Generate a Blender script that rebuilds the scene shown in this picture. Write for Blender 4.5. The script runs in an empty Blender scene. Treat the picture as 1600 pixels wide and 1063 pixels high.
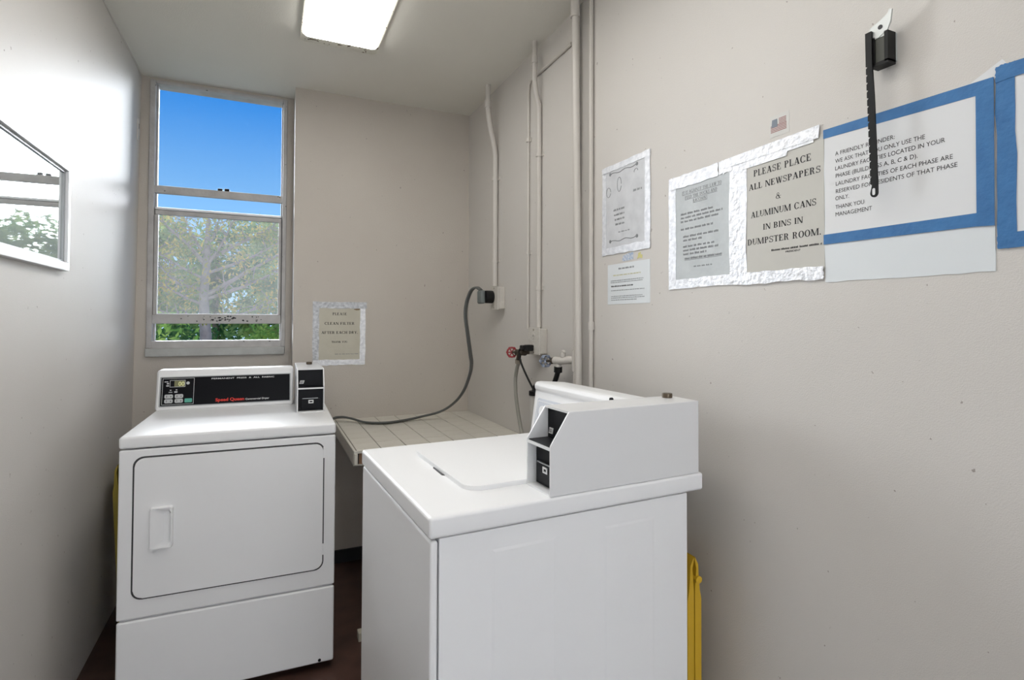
import bpy, bmesh, math, random
from mathutils import Matrix, Vector, Euler

random.seed(7)
scene = bpy.context.scene
COL = scene.collection
PI = math.pi
R = math.radians

# ------------------------------------------------------------------ camera
W, H = 1600.0, 1063.0
F_PX, CX, CY = 866.07, 13.6, -49.0
cam_data = bpy.data.cameras.new('camera')
cam = bpy.data.objects.new('camera', cam_data)
COL.objects.link(cam)
yaw, pitch, roll = R(-24.584), R(1.166), R(0.2)
fw = Vector((-math.sin(yaw) * math.cos(pitch), math.cos(yaw) * math.cos(pitch), math.sin(pitch)))
rt = Vector((math.cos(yaw), math.sin(yaw), 0))
up = rt.cross(fw)
rt, up = rt * math.cos(roll) + up * math.sin(roll), up * math.cos(roll) - rt * math.sin(roll)
m = Matrix((rt, up, -fw)).transposed().to_4x4()
m.translation = Vector((0, 0, 1.3106))
cam.matrix_world = m
cam_data.sensor_fit = 'HORIZONTAL'
cam_data.sensor_width = 36.0
cam_data.lens = 36.0 * F_PX / W
cam_data.shift_x = -CX / W
cam_data.shift_y = CY / W
cam_data.clip_start = 0.02
scene.camera = cam

# ------------------------------------------------------------------ sky
world = bpy.data.worlds.new('sky')
scene.world = world
world.use_nodes = True
wn, wl = world.node_tree.nodes, world.node_tree.links
wn.clear()
wo = wn.new('ShaderNodeOutputWorld')
wb = wn.new('ShaderNodeBackground')
wb.inputs['Strength'].default_value = 0.91
tc = wn.new('ShaderNodeTexCoord')
sx = wn.new('ShaderNodeSeparateXYZ')
rp = wn.new('ShaderNodeValToRGB')
wl.new(tc.outputs['Generated'], sx.inputs[0])
wl.new(sx.outputs['Z'], rp.inputs['Fac'])
wl.new(rp.outputs['Color'], wb.inputs['Color'])
wl.new(wb.outputs[0], wo.inputs['Surface'])
e = rp.color_ramp.elements
e[0].position = 0.0; e[0].color = (0.50, 0.74, 0.98, 1)
e[1].position = 1.0; e[1].color = (0.012, 0.13, 0.50, 1)
for p_, c_ in ((0.17, (0.25, 0.54, 0.95)), (0.34, (0.035, 0.265, 0.79)), (0.6, (0.018, 0.18, 0.62))):
    k = e.new(p_); k.color = (*c_, 1)

# bright hazy daylight that comes in through the window
sun_data = bpy.data.lights.new('daylight', 'SUN')
sun_data.energy = 16.0
sun_data.angle = R(57)
sun_data.color = (0.93, 0.96, 1.0)
sun = bpy.data.objects.new('daylight', sun_data)
COL.objects.link(sun)
sun.rotation_euler = Vector((0.10, -0.99, -0.08)).to_track_quat('-Z', 'Y').to_euler()
sun.location = (-1, 8, 6)

scene.view_settings.view_transform = 'Standard'
scene.view_settings.look = 'None'
scene.view_settings.exposure = 0.24
scene.view_settings.gamma = 1.0
scene.view_settings.use_curve_mapping = False
LAMP_STRENGTH = 6.3

# ------------------------------------------------------------------ materials
MATS = {}
def mat(name, col, rough=0.5, metal=0.0, spec=0.5, bump=None, coat=0.0, emis=None, vary=None, spots=None, trans=0.0):
    """bump = (scale, strength, detail); vary = (scale, amount, colour2); spots = (scale, threshold, colour)"""
    if name in MATS:
        return MATS[name]
    M = bpy.data.materials.new(name)
    M.use_nodes = True
    nt = M.node_tree
    b = nt.nodes['Principled BSDF']
    b.inputs['Base Color'].default_value = (*col, 1)
    b.inputs['Roughness'].default_value = rough
    b.inputs['Metallic'].default_value = metal
    b.inputs['Specular IOR Level'].default_value = spec
    b.inputs['Coat Weight'].default_value = coat
    b.inputs['Coat Roughness'].default_value = 0.08
    b.inputs['Transmission Weight'].default_value = trans
    if emis:
        b.inputs['Emission Color'].default_value = (*emis[0], 1)
        b.inputs['Emission Strength'].default_value = emis[1]
    tcn = nt.nodes.new('ShaderNodeTexCoord')
    src = None
    if vary:
        n = nt.nodes.new('ShaderNodeTexNoise')
        n.inputs['Scale'].default_value = vary[0]
        n.inputs['Detail'].default_value = 6
        nt.links.new(tcn.outputs['Object'], n.inputs['Vector'])
        r = nt.nodes.new('ShaderNodeValToRGB')
        r.color_ramp.elements[0].position = 0.5 - vary[1]
        r.color_ramp.elements[1].position = 0.5 + vary[1]
        r.color_ramp.elements[0].color = (*vary[2], 1)
        r.color_ramp.elements[1].color = (*col, 1)
        nt.links.new(n.outputs['Fac'], r.inputs['Fac'])
        src = r.outputs['Color']
        nt.links.new(src, b.inputs['Base Color'])
    if spots:
        v = nt.nodes.new('ShaderNodeTexNoise')
        v.inputs['Scale'].default_value = spots[0]
        v.inputs['Detail'].default_value = 3
        nt.links.new(tcn.outputs['Object'], v.inputs['Vector'])
        r2 = nt.nodes.new('ShaderNodeValToRGB')
        r2.color_ramp.elements[0].position = spots[1]
        r2.color_ramp.elements[1].position = spots[1] + 0.02
        mx = nt.nodes.new('ShaderNodeMix'); mx.data_type = 'RGBA'
        nt.links.new(v.outputs['Fac'], r2.inputs['Fac'])
        nt.links.new(r2.outputs['Color'], mx.inputs[0])
        if src: nt.links.new(src, mx.inputs[6])
        else: mx.inputs[6].default_value = (*col, 1)
        mx.inputs[7].default_value = (*spots[2], 1)
        nt.links.new(mx.outputs[2], b.inputs['Base Color'])
    if bump:
        n = nt.nodes.new('ShaderNodeTexNoise')
        n.inputs['Scale'].default_value = bump[0]
        n.inputs['Detail'].default_value = bump[2] if len(bump) > 2 else 3
        nt.links.new(tcn.outputs['Object'], n.inputs['Vector'])
        bp = nt.nodes.new('ShaderNodeBump')
        bp.inputs['Strength'].default_value = bump[1]
        bp.inputs['Distance'].default_value = bump[3] if len(bump) > 3 else 0.004
        nt.links.new(n.outputs['Fac'], bp.inputs['Height'])
        nt.links.new(bp.outputs['Normal'], b.inputs['Normal'])
    MATS[name] = M
    return M

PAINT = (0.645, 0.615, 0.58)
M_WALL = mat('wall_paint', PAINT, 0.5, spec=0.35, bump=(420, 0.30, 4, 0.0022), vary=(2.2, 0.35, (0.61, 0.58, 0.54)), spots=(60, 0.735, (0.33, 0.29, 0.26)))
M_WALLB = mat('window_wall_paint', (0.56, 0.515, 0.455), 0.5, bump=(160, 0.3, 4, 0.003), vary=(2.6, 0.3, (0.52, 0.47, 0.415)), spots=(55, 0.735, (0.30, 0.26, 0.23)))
M_CEIL = mat('ceiling_paint', (0.82, 0.80, 0.73), 0.55, bump=(190, 0.25, 4, 0.003), vary=(1.6, 0.3, (0.77, 0.745, 0.675)))
M_FLOOR = mat('floor_wood', (0.10, 0.05, 0.038), 0.4, vary=(9, 0.25, (0.035, 0.018, 0.014)))
M_BASE = mat('black_baseboard', (0.012, 0.012, 0.013), 0.45)
M_FRAME = mat('window_frame_paint', (0.56, 0.545, 0.53), 0.5, bump=(70, 0.4, 4), vary=(14, 0.25, (0.42, 0.40, 0.385)), spots=(48, 0.72, (0.08, 0.07, 0.06)))
M_SILL = mat('window_sill_paint', (0.52, 0.53, 0.51), 0.5, bump=(70, 0.4, 4), vary=(16, 0.2, (0.42, 0.42, 0.40)))
M_WHITE = mat('appliance_enamel', (0.85, 0.85, 0.855), 0.38, spec=0.22, coat=0.0, bump=(320, 0.02, 2, 0.001))
M_WHITE2 = mat('coin_box_enamel', (0.76, 0.76, 0.765), 0.3, coat=0.2)
M_BLACK = mat('black_plastic', (0.006, 0.006, 0.008), 0.4, spec=0.15)
M_GASKET = mat('door_gasket', (0.045, 0.045, 0.047), 0.6)
M_PANEL = mat('console_black_glass', (0.004, 0.004, 0.006), 0.3, spec=0.12)
M_BEZEL = mat('console_grey_bezel', (0.36, 0.37, 0.38), 0.35, metal=0.4)
M_PWHITE = mat('white_print', (0.80, 0.80, 0.80), 0.6)
M_RED = mat('red_print', (0.72, 0.035, 0.02), 0.5)
M_GREEN = mat('green_button', (0.10, 0.42, 0.33), 0.4)
M_GREYBTN = mat('grey_button', (0.52, 0.53, 0.54), 0.4)
M_LCD = mat('display_glass', (0.20, 0.20, 0.10), 0.2)
M_LCDTXT = mat('display_digits', (0.55, 0.55, 0.28), 0.4, emis=((0.6, 0.6, 0.25), 0.25))
M_TILE = mat('ivory_tile', (0.72, 0.69, 0.62), 0.3, vary=(9, 0.3, (0.64, 0.61, 0.54)), spots=(45, 0.74, (0.28, 0.24, 0.2)))
M_GROUT = mat('tile_grout', (0.20, 0.175, 0.15), 0.9)
M_WOOD = mat('raw_wood', (0.30, 0.17, 0.10), 0.7, vary=(26, 0.2, (0.22, 0.12, 0.07)))
M_PIPE = mat('painted_pipe', (0.60, 0.565, 0.52), 0.42, bump=(60, 0.3, 3))
M_BOXP = mat('painted_box', (0.61, 0.575, 0.52), 0.5, bump=(75, 0.5, 3))
M_CORD = mat('grey_cord', (0.095, 0.10, 0.095), 0.5)
M_PLUG = mat('grey_plug', (0.15, 0.17, 0.165), 0.5)
M_RUBBER = mat('black_rubber', (0.008, 0.008, 0.008), 0.5, spec=0.25)
M_HOSE = mat('grey_hose', (0.33, 0.32, 0.28), 0.55)
M_VALVE = mat('dark_brass', (0.045, 0.035, 0.025), 0.45, metal=0.5, vary=(60, 0.2, (0.09, 0.07, 0.05)))
M_NUT = mat('pale_brass', (0.36, 0.32, 0.26), 0.45, metal=0.5)
M_REDWHEEL = mat('red_wheel', (0.30, 0.014, 0.02), 0.4)
M_BLUEWHEEL = mat('steel_wheel', (0.34, 0.37, 0.42), 0.35, metal=0.7, vary=(90, 0.2, (0.07, 0.09, 0.14)))
M_PVC = mat('white_pvc', (0.56, 0.54, 0.50), 0.4)
M_FOIL = mat('foil_tape', (0.86, 0.865, 0.89), 0.42, metal=0.35, bump=(85, 0.9, 5, 0.004), vary=(60, 0.12, (0.72, 0.73, 0.76)))
M_FOILB = mat('dull_foil_tape', (0.60, 0.61, 0.63), 0.42, metal=0.4, bump=(85, 0.9, 5, 0.004), vary=(60, 0.15, (0.42, 0.43, 0.45)))
M_CREAM = mat('cream_paper', (0.585, 0.555, 0.465), 0.75, bump=(25, 0.25, 2), vary=(12, 0.3, (0.53, 0.50, 0.41)))
M_GREYP = mat('grey_paper', (0.56, 0.545, 0.50), 0.6, bump=(9, 0.3, 2), vary=(8, 0.3, (0.52, 0.505, 0.46)))
M_PALEP = mat('pale_blue_paper', (0.56, 0.59, 0.60), 0.5, bump=(14, 0.5, 3), vary=(14, 0.25, (0.47, 0.50, 0.51)))
M_SKETCHP = mat('faded_paper', (0.66, 0.67, 0.69), 0.55, bump=(30, 0.4, 3), vary=(22, 0.22, (0.56, 0.57, 0.59)))
M_PAPER = mat('white_paper', (0.72, 0.725, 0.73), 0.7, bump=(8, 0.45, 2))
M_PAPER2 = mat('white_sleeve', (0.70, 0.73, 0.745), 0.45, bump=(8, 0.3, 2))
M_BLUE = mat('blue_tape', (0.045, 0.185, 0.42), 0.6, bump=(60, 0.5, 3), vary=(26, 0.25, (0.03, 0.135, 0.33)))
M_INK = mat('black_ink', (0.02, 0.02, 0.022), 0.7)
M_INKG = mat('grey_ink', (0.24, 0.25, 0.26), 0.7)
M_YINK = mat('yellow_ink', (0.64, 0.60, 0.30), 0.7)
M_ALU = mat('white_frame', (0.74, 0.745, 0.76), 0.35, metal=0.2)
M_GLASSB = mat('picture_glass', (0.75, 0.78, 0.78), 0.02, metal=0.82)
M_BRACKET = mat('grey_steel', (0.55, 0.57, 0.56), 0.4, metal=0.5)
M_DKGREEN = mat('olive_rubber', (0.05, 0.052, 0.04), 0.5)
M_YELLOW = mat('yellow_plastic', (0.62, 0.38, 0.02), 0.45)
M_YELLOWD = mat('dark_yellow_plastic', (0.36, 0.27, 0.03), 0.5)  # darker, duller yellow than the other sign
M_BROWNM = mat('tarnished_lock', (0.14, 0.11, 0.08), 0.35, metal=0.8)
M_STAIN = mat('brown_stain', (0.26, 0.19, 0.11), 0.8)
M_BLUEST = mat('blue_sticker', (0.30, 0.40, 0.56), 0.5, vary=(120, 0.1, (0.60, 0.63, 0.68)))
M_YELST = mat('yellow_sticker', (0.60, 0.56, 0.20), 0.5)
M_FLAGB = mat('flag_blue', (0.20, 0.23, 0.27), 0.6)
M_FLAGR = mat('flag_red', (0.30, 0.13, 0.12), 0.6)
M_CLEAR = mat('clear_tape', (0.66, 0.65, 0.62), 0.25)
M_PBLUE = mat('washer_panel_print', (0.62, 0.65, 0.71), 0.25)
M_LAMPRIM = mat('lamp_rim', (0.62, 0.60, 0.52), 0.5, spots=(38, 0.6, (0.10, 0.07, 0.04)))
M_LAMP = mat('lamp_lens', (0.9, 0.9, 0.88), 0.4, emis=((1.0, 0.985, 0.95), LAMP_STRENGTH))
M_BARK = mat('tree_bark', (0.34, 0.29, 0.27), 0.9, bump=(20, 0.8, 4, 0.02), vary=(8, 0.25, (0.24, 0.20, 0.19)))
M_GRASS = mat('pale_bounce_ground', (0.46, 0.43, 0.36), 0.9, vary=(0.6, 0.2, (0.36, 0.36, 0.26)))

def leaf_mat(name, col, col2):
    M = bpy.data.materials.new(name)
    M.use_nodes = True
    nt = M.node_tree
    nt.nodes.clear()
    o = nt.nodes.new('ShaderNodeOutputMaterial')
    d = nt.nodes.new('ShaderNodeBsdfDiffuse')
    t = nt.nodes.new('ShaderNodeBsdfTranslucent')
    mx = nt.nodes.new('ShaderNodeMixShader'); mx.inputs[0].default_value = 0.45
    tcn = nt.nodes.new('ShaderNodeTexCoord')
    n = nt.nodes.new('ShaderNodeTexNoise'); n.inputs['Scale'].default_value = 2.5; n.inputs['Detail'].default_value = 5
    r = nt.nodes.new('ShaderNodeValToRGB')
    r.color_ramp.elements[0].position = 0.4; r.color_ramp.elements[1].position = 0.62
    r.color_ramp.elements[0].color = (*col, 1); r.color_ramp.elements[1].color = (*col2, 1)
    nt.links.new(tcn.outputs['Object'], n.inputs['Vector'])
    nt.links.new(n.outputs['Fac'], r.inputs['Fac'])
    nt.links.new(r.outputs['Color'], d.inputs['Color']); nt.links.new(r.outputs['Color'], t.inputs['Color'])
    nt.links.new(d.outputs[0], mx.inputs[1]); nt.links.new(t.outputs[0], mx.inputs[2])
    nt.links.new(mx.outputs[0], o.inputs['Surface'])
    return M

def pane_mat(name, dust):
    M = bpy.data.materials.new(name)
    M.use_nodes = True
    nt = M.node_tree
    nt.nodes.clear()
    o = nt.nodes.new('ShaderNodeOutputMaterial')
    t = nt.nodes.new('ShaderNodeBsdfTransparent'); t.inputs['Color'].default_value = (0.97, 0.98, 0.98, 1)
    g = nt.nodes.new('ShaderNodeBsdfGlossy'); g.inputs['Roughness'].default_value = 0.0
    d = nt.nodes.new('ShaderNodeBsdfDiffuse'); d.inputs['Color'].default_value = (0.7, 0.7, 0.68, 1)
    tl = nt.nodes.new('ShaderNodeBsdfTranslucent'); tl.inputs['Color'].default_value = (0.7, 0.7, 0.68, 1)
    m0 = nt.nodes.new('ShaderNodeMixShader'); m0.inputs[0].default_value = 0.5
    m1 = nt.nodes.new('ShaderNodeMixShader'); m1.inputs[0].default_value = dust
    m2 = nt.nodes.new('ShaderNodeMixShader'); m2.inputs[0].default_value = 0.012
    nt.links.new(d.outputs[0], m0.inputs[1]); nt.links.new(tl.outputs[0], m0.inputs[2])
    nt.links.new(t.outputs[0], m1.inputs[1]); nt.links.new(m0.outputs[0], m1.inputs[2])
    nt.links.new(m1.outputs[0], m2.inputs[1]); nt.links.new(g.outputs[0], m2.inputs[2])
    nt.links.new(m2.outputs[0], o.inputs['Surface'])
    return M
M_PANE = pane_mat('clear_pane', 0.0)
M_PANED = pane_mat('dusty_pane', 0.10)

# ------------------------------------------------------------------ mesh helpers
def finish(name, bm, material, parent=None, smooth=35, loc=None, rot=None):
    bmesh.ops.recalc_face_normals(bm, faces=bm.faces[:])
    me = bpy.data.meshes.new(name)
    bm.to_mesh(me); bm.free()
    me.materials.append(material)
    if smooth and len(me.polygons):
        me.polygons.foreach_set('use_smooth', [True] * len(me.polygons))
        me.set_sharp_from_angle(angle=R(smooth))
    o = bpy.data.objects.new(name, me)
    COL.objects.link(o)
    if smooth:
        wm = o.modifiers.new('weighted_normals', 'WEIGHTED_NORMAL'); wm.keep_sharp = True
    if parent: o.parent = parent
    if loc is not None: o.location = loc
    if rot is not None: o.rotation_euler = rot
    return o

def tag(o, label=None, cat=None, group=None, kind=None):
    if label: o['label'] = label
    if cat: o['category'] = cat
    if group: o['group'] = group
    if kind: o['kind'] = kind
    return o

def thing(name, label, cat, loc=(0, 0, 0), rot=(0, 0, 0), group=None, kind=None):
    o = bpy.data.objects.new(name, None)
    o.empty_display_size = 0.05
    COL.objects.link(o)
    o.location = loc; o.rotation_euler = rot
    return tag(o, label, cat, group, kind)

def box(bm, x0, x1, y0, y1, z0, z1, bev=0.0, seg=2):
    vs = [bm.verts.new((x, y, z)) for x in (x0, x1) for y in (y0, y1) for z in (z0, z1)]
    fs = [bm.faces.new([vs[i] for i in f]) for f in
          ((0, 1, 3, 2), (4, 6, 7, 5), (0, 4, 5, 1), (2, 3, 7, 6), (0, 2, 6, 4), (1, 5, 7, 3))]
    if bev > 0:
        es = list({e_ for f in fs for e_ in f.edges})
        bmesh.ops.bevel(bm, geom=es, offset=bev, segments=seg, profile=0.5, affect='EDGES')
    return bm

def nb(): return bmesh.new()

def boxobj(name, dims, material, parent=None, bev=0.0, seg=2, **k):
    return finish(name, box(nb(), *dims, bev=bev, seg=seg), material, parent, **k)

def prism(bm, poly, axis, a0, a1, bev=0.0, seg=2):
    """extrude a 2-D polygon along an axis; poly gives the two remaining coordinates in xyz order"""
    def P(p, a):
        return {'x': (a, p[0], p[1]), 'y': (p[0], a, p[1]), 'z': (p[0], p[1], a)}[axis]
    A = [bm.verts.new(P(p, a0)) for p in poly]
    B = [bm.verts.new(P(p, a1)) for p in poly]
    fs = [bm.faces.new(A), bm.faces.new(B[::-1])]
    n = len(poly)
    for i in range(n):
        fs.append(bm.faces.new((A[i], B[i], B[(i + 1) % n], A[(i + 1) % n])))
    if bev > 0:
        es = list({e_ for f in fs for e_ in f.edges})
        bmesh.ops.bevel(bm, geom=es, offset=bev, segments=seg, profile=0.5, affect='EDGES')
    return bm

def rrect(x0, x1, y0, y1, r, n=6, corners=(1, 1, 1, 1)):
    pts = []
    for (cx, cy, a0, on) in ((x1 - r, y1 - r, 0, corners[0]), (x0 + r, y1 - r, 90, corners[1]), (x0 + r, y0 + r, 180, corners[2]), (x1 - r, y0 + r, 270, corners[3])):
        if on:
            for k in range(n + 1):
                a = R(a0 + 90 * k / n)
                pts.append((cx + r * math.cos(a), cy + r * math.sin(a)))
        else:
            sgx = 1 if a0 in (0, 270) else -1
            sgy = 1 if a0 in (0, 90) else -1
            pts.append((cx + r * sgx, cy + r * sgy))
    return pts

def circ(cx, cy, r, n=16):
    return [(cx + r * math.cos(2 * PI * k / n), cy + r * math.sin(2 * PI * k / n)) for k in range(n)]

def smooth_path(pts, sub=6):
    P = [Vector(p) for p in pts]
    out = []
    for i in range(len(P) - 1):
        p0, p1, p2, p3 = P[max(i - 1, 0)], P[i], P[i + 1], P[min(i + 2, len(P) - 1)]
        for k in range(sub):
            t = k / sub
            out.append(0.5 * ((2 * p1) + (p2 - p0) * t + (2 * p0 - 5 * p1 + 4 * p2 - p3) * t * t + (3 * p1 - p0 - 3 * p2 + p3) * t ** 3))
    out.append(P[-1])
    return out

def tube(bm, pts, r, n=10, caps=True, flat=None, updir=None):
    """sweep a circle (or a flat section flat=(half width, half height)) along pts; r may be a list"""
    P = [Vector(p) for p in pts]
    N = len(P)
    rs = r if isinstance(r, (list, tuple)) else [r] * N
    rings = []
    T0 = (P[1] - P[0]).normalized()
    ref = Vector(updir) if updir else (Vector((0, 0, 1)) if abs(T0.z) < 0.9 else Vector((1, 0, 0)))
    u = (ref - T0 * ref.dot(T0)).normalized()
    for i in range(N):
        T = (P[min(i + 1, N - 1)] - P[max(i - 1, 0)]).normalized()
        u = (u - T * u.dot(T)).normalized()
        v = T.cross(u)
        ring = []
        for k in range(n):
            a = 2 * PI * k / n
            if flat:
                c, s = math.cos(a), math.sin(a)
                off = v * (flat[0] * math.copysign(abs(c) ** 0.6, c)) + u * (flat[1] * math.copysign(abs(s) ** 0.6, s))
            else:
                off = (v * math.cos(a) + u * math.sin(a)) * rs[i]
            ring.append(bm.verts.new(P[i] + off))
        rings.append(ring)
    for i in range(N - 1):
        for k in range(n):
            bm.faces.new((rings[i][k], rings[i][(k + 1) % n], rings[i + 1][(k + 1) % n], rings[i + 1][k]))
    if caps:
        bm.faces.new(rings[0][::-1]); bm.faces.new(rings[-1])
    return bm

def text_into(bm, s, x0, x1, y0, y1, z=0.0, bold=0.0, shear=0.0):
    """flat lettering that fills the rectangle x0..x1, y0..y1 (capital height)"""
    cu = bpy.data.curves.new('lettering_curve', 'FONT')
    cu.body = s
    cu.size = 1.0
    cu.offset = bold
    cu.shear = shear
    cu.resolution_u = 3
    ob = bpy.data.objects.new('lettering_source', cu)
    me = bpy.data.meshes.new_from_object(ob)
    bpy.data.objects.remove(ob); bpy.data.curves.remove(cu)
    if len(me.vertices) == 0:
        return
    xs = [v.co.x for v in me.vertices]
    lo, hi = min(xs), max(xs)
    cap = 0.70
    sxx = (x1 - x0) / (hi - lo); sy = (y1 - y0) / cap
    for v in me.vertices:
        v.co = Vector(((v.co.x - lo) * sxx + x0, v.co.y * sy + y0, z))
    bm.from_mesh(me)
    bpy.data.meshes.remove(me)

def serif_into(bm, text, x0, x1, y0, y1, z):
    """bold high-contrast serif capitals built from stems, hairlines, slabs and bowls"""
    T, t, sv, sh = 0.215, 0.075, 0.085, 0.06
    polys = []
    def rect(a, b, c, d): polys.append([(a, c), (b, c), (b, d), (a, d)])
    def stem(x, w=T, lo=True, hi=True, y0_=0.0, y1_=1.0):
        rect(x, x + w, y0_, y1_)
        if lo: rect(x - sv, x + w + sv, y0_, y0_ + sh)
        if hi: rect(x - sv, x + w + sv, y1_ - sh, y1_)
    def diag(xa, ya, xb, yb, w):
        polys.append([(xa, ya), (xa + w, ya), (xb + w, yb), (xb, yb)])
    def slab(xc, y, half=0.16): rect(xc - half, xc + half, y, y + sh)
    def bowl(cx, cy, rx, ry, a0, a1, wt=T, n=14):
        for k in range(n):
            q = []
            for a in (a0 + (a1 - a0) * k / n, a0 + (a1 - a0) * (k + 1) / n):
                a = R(a)
                q.append(((cx + rx * math.cos(a), cy + ry * math.sin(a)), (cx + (rx - wt) * math.cos(a), cy + (ry - t) * math.sin(a))))
            polys.append([q[0][0], q[1][0], q[1][1], q[0][1]])
    def glyph(ch):
        if ch == 'I': stem(sv); return T + 2 * sv
        if ch == 'L': stem(sv); rect(sv, .72, 0, t); rect(.72 - t, .72, 0, .30); return .74
        if ch in 'EF':
            stem(sv); rect(sv, .72, 1 - t, 1); rect(.72 - t, .72, .74, 1); rect(sv, .52, .49, .49 + t); rect(.52 - t, .52, .38, .65)
            if ch == 'E': rect(sv, .76, 0, t); rect(.76 - t, .76, 0, .28)
            return .80
        if ch == 'T': stem(.34, hi=False); rect(0, .85, 1 - t, 1); rect(0, t, .72, 1); rect(.85 - t, .85, .72, 1); return .85
        if ch == 'H': stem(sv); stem(.72); rect(sv, .80, .49, .49 + t); return .72 + T + sv
        if ch == 'N': stem(sv, t * 1.3); stem(.82, t * 1.3, lo=False); diag(sv - .02, 1, .82 - .12, 0, T + .02); return .82 + .07 + sv
        if ch == 'M': stem(sv, t * 1.3, hi=False); stem(.98, hi=True); diag(sv - .03, 1, .50, 0, T); diag(1.0, 1, .52, 0, t * 1.2); slab(sv, 1 - sh, .12); return .98 + T + sv
        if ch == 'A': diag(.42, 1, .10, 0, t * 1.3); diag(.36, 1, .68, 0, T + .03); rect(.22, .68, .30, .30 + t); slab(.14, 0, .15); slab(.78, 0, .19); return .97
        if ch == 'K': stem(sv); diag(.72, 1, .24, .45, t * 1.3); diag(.36, .60, .66, 0, T + .03); slab(.76, 1 - sh, .14); slab(.76, 0, .17); return .95
        if ch == 'Y': diag(.06, 1, .34, .42, T + .02); diag(.76, 1, .46, .42, t * 1.3); stem(.35, hi=False, y1_=.46); slab(.15, 1 - sh, .17); slab(.80, 1 - sh, .14); return .94
        if ch == 'W': diag(.06, 1, .32, 0, T); diag(.62, 1, .37, 0, t * 1.3); diag(.52, 1, .78, 0, T); diag(1.10, 1, .84, 0, t * 1.3); slab(.14, 1 - sh, .15); slab(.62, 1 - sh, .16); slab(1.12, 1 - sh, .12); return 1.24
        if ch == 'U': rect(sv, sv + T, .36, 1); rect(.74, .74 + t * 1.3, .36, 1); bowl(sv + .362, .37, .362, .37, 180, 360, .12); slab(sv + T / 2, 1 - sh, .17); slab(.78, 1 - sh, .13); return .74 + .15
        if ch == 'O': bowl(.46, .5, .46, .52, 0, 360, T, 28); return .92
        if ch in 'CG':
            bowl(.46, .5, .46, .52, 40, 320, T, 22); rect(.80, .80 + t, .66, .98)
            if ch == 'G': stem(.70, T, True, False, 0, .42); slab(.78, .40, .16)
            else: rect(.80, .80 + t, .04, .24)
            return .92
        if ch == 'D': stem(sv); bowl(.36, .5, .50, .5, -90, 90, T, 16); rect(sv, .37, 1 - t, 1); rect(sv, .37, 0, t); return .90
        if ch in 'PRB':
            stem(sv); bowl(.42, .74, .32, .26, -90, 90, T, 12); rect(sv, .43, 1 - t, 1); rect(sv, .43, .48, .48 + t)
            if ch == 'R': bowl(.40, .28, .30, .24, 0, 90, T, 8); rect(.53, .70, .08, .30); rect(.58, .90, 0, .07); return .92
            if ch == 'B': bowl(.42, .265, .38, .265, -90, 90, T, 12); rect(sv, .43, 0, t); return .84
            return .78
        if ch == 'S':
            bowl(.36, .745, .31, .265, 20, 250, .13, 14); bowl(.38, .265, .34, .275, -165, 80, .13, 16); diag(.20, .58, .36, .44, .22)
            rect(.62, .62 + t, .70, 1); rect(.04, .04 + t, 0, .30); return .74
        if ch == '&': bowl(.42, .77, .22, .23, 0, 360, .08, 18); bowl(.40, .28, .36, .30, 40, 330, .13, 20); diag(.30, .66, .72, 0, .16); rect(.62, .96, .44, .50); return 1.0
        if ch == '.': polys.append([(.10 + .10 * math.cos(k), .09 + .10 * math.sin(k)) for k in [i * PI / 5 for i in range(10)]]); return .22
        return .40
    pen, faces = 0.0, []
    for ch in text:
        polys = []
        w_ = glyph(ch)
        faces += [[(x + pen, y) for x, y in p] for p in polys]
        pen += w_ + 0.10
    k = (x1 - x0) / (pen - 0.10)
    for p in faces:
        f = bm.faces.new([bm.verts.new((x0 + x * k, y0 + y * (y1 - y0), z)) for x, y in p])

def dashes(bm, x0, x1, y, h, z, seed, wmin=0.008, wmax=0.022, gap=0.004):
    """a line of print too small to read: uneven marks the size of its words"""
    rd = random.Random(seed)
    x = x0
    while x < x1 - 0.003:
        w = min(rd.uniform(wmin, wmax), x1 - x)
        xx = x
        while xx < x + w - 0.0005:
            lw = min(rd.uniform(0.0012, 0.0026), x + w - xx)
            hh = h * rd.uniform(0.7, 1.05)
            vs = [bm.verts.new(p) for p in ((xx, y, z), (xx + lw, y, z), (xx + lw, y + hh, z), (xx, y + hh, z))]
            bm.faces.new(vs)
            xx += lw + 0.0007
        x += w + gap

ROT_R = Matrix(((0, 0, -1), (-1, 0, 0), (0, 1, 0))).to_euler()      # right wall: x -> -Y, y -> Z, z -> -X
ROT_B = Matrix(((1, 0, 0), (0, 0, -1), (0, 1, 0))).to_euler()       # back wall:  x -> +X, y -> Z, z -> -Y
ROT_L = Matrix(((0, 0, 1), (1, 0, 0), (0, 1, 0))).to_euler()        # left wall:  x -> +Y, y -> Z, z -> +X

# ------------------------------------------------------------------ room shell
XR, YB, YW, ZC = 1.097, 3.150, 3.325, 2.541
XLT, XLB = -0.590, -0.613          # left wall leans a little
XP = 0.124
YF = -1.25
TH = 0.13
def xleft(z): return XLB + (XLT - XLB) * z / ZC

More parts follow.
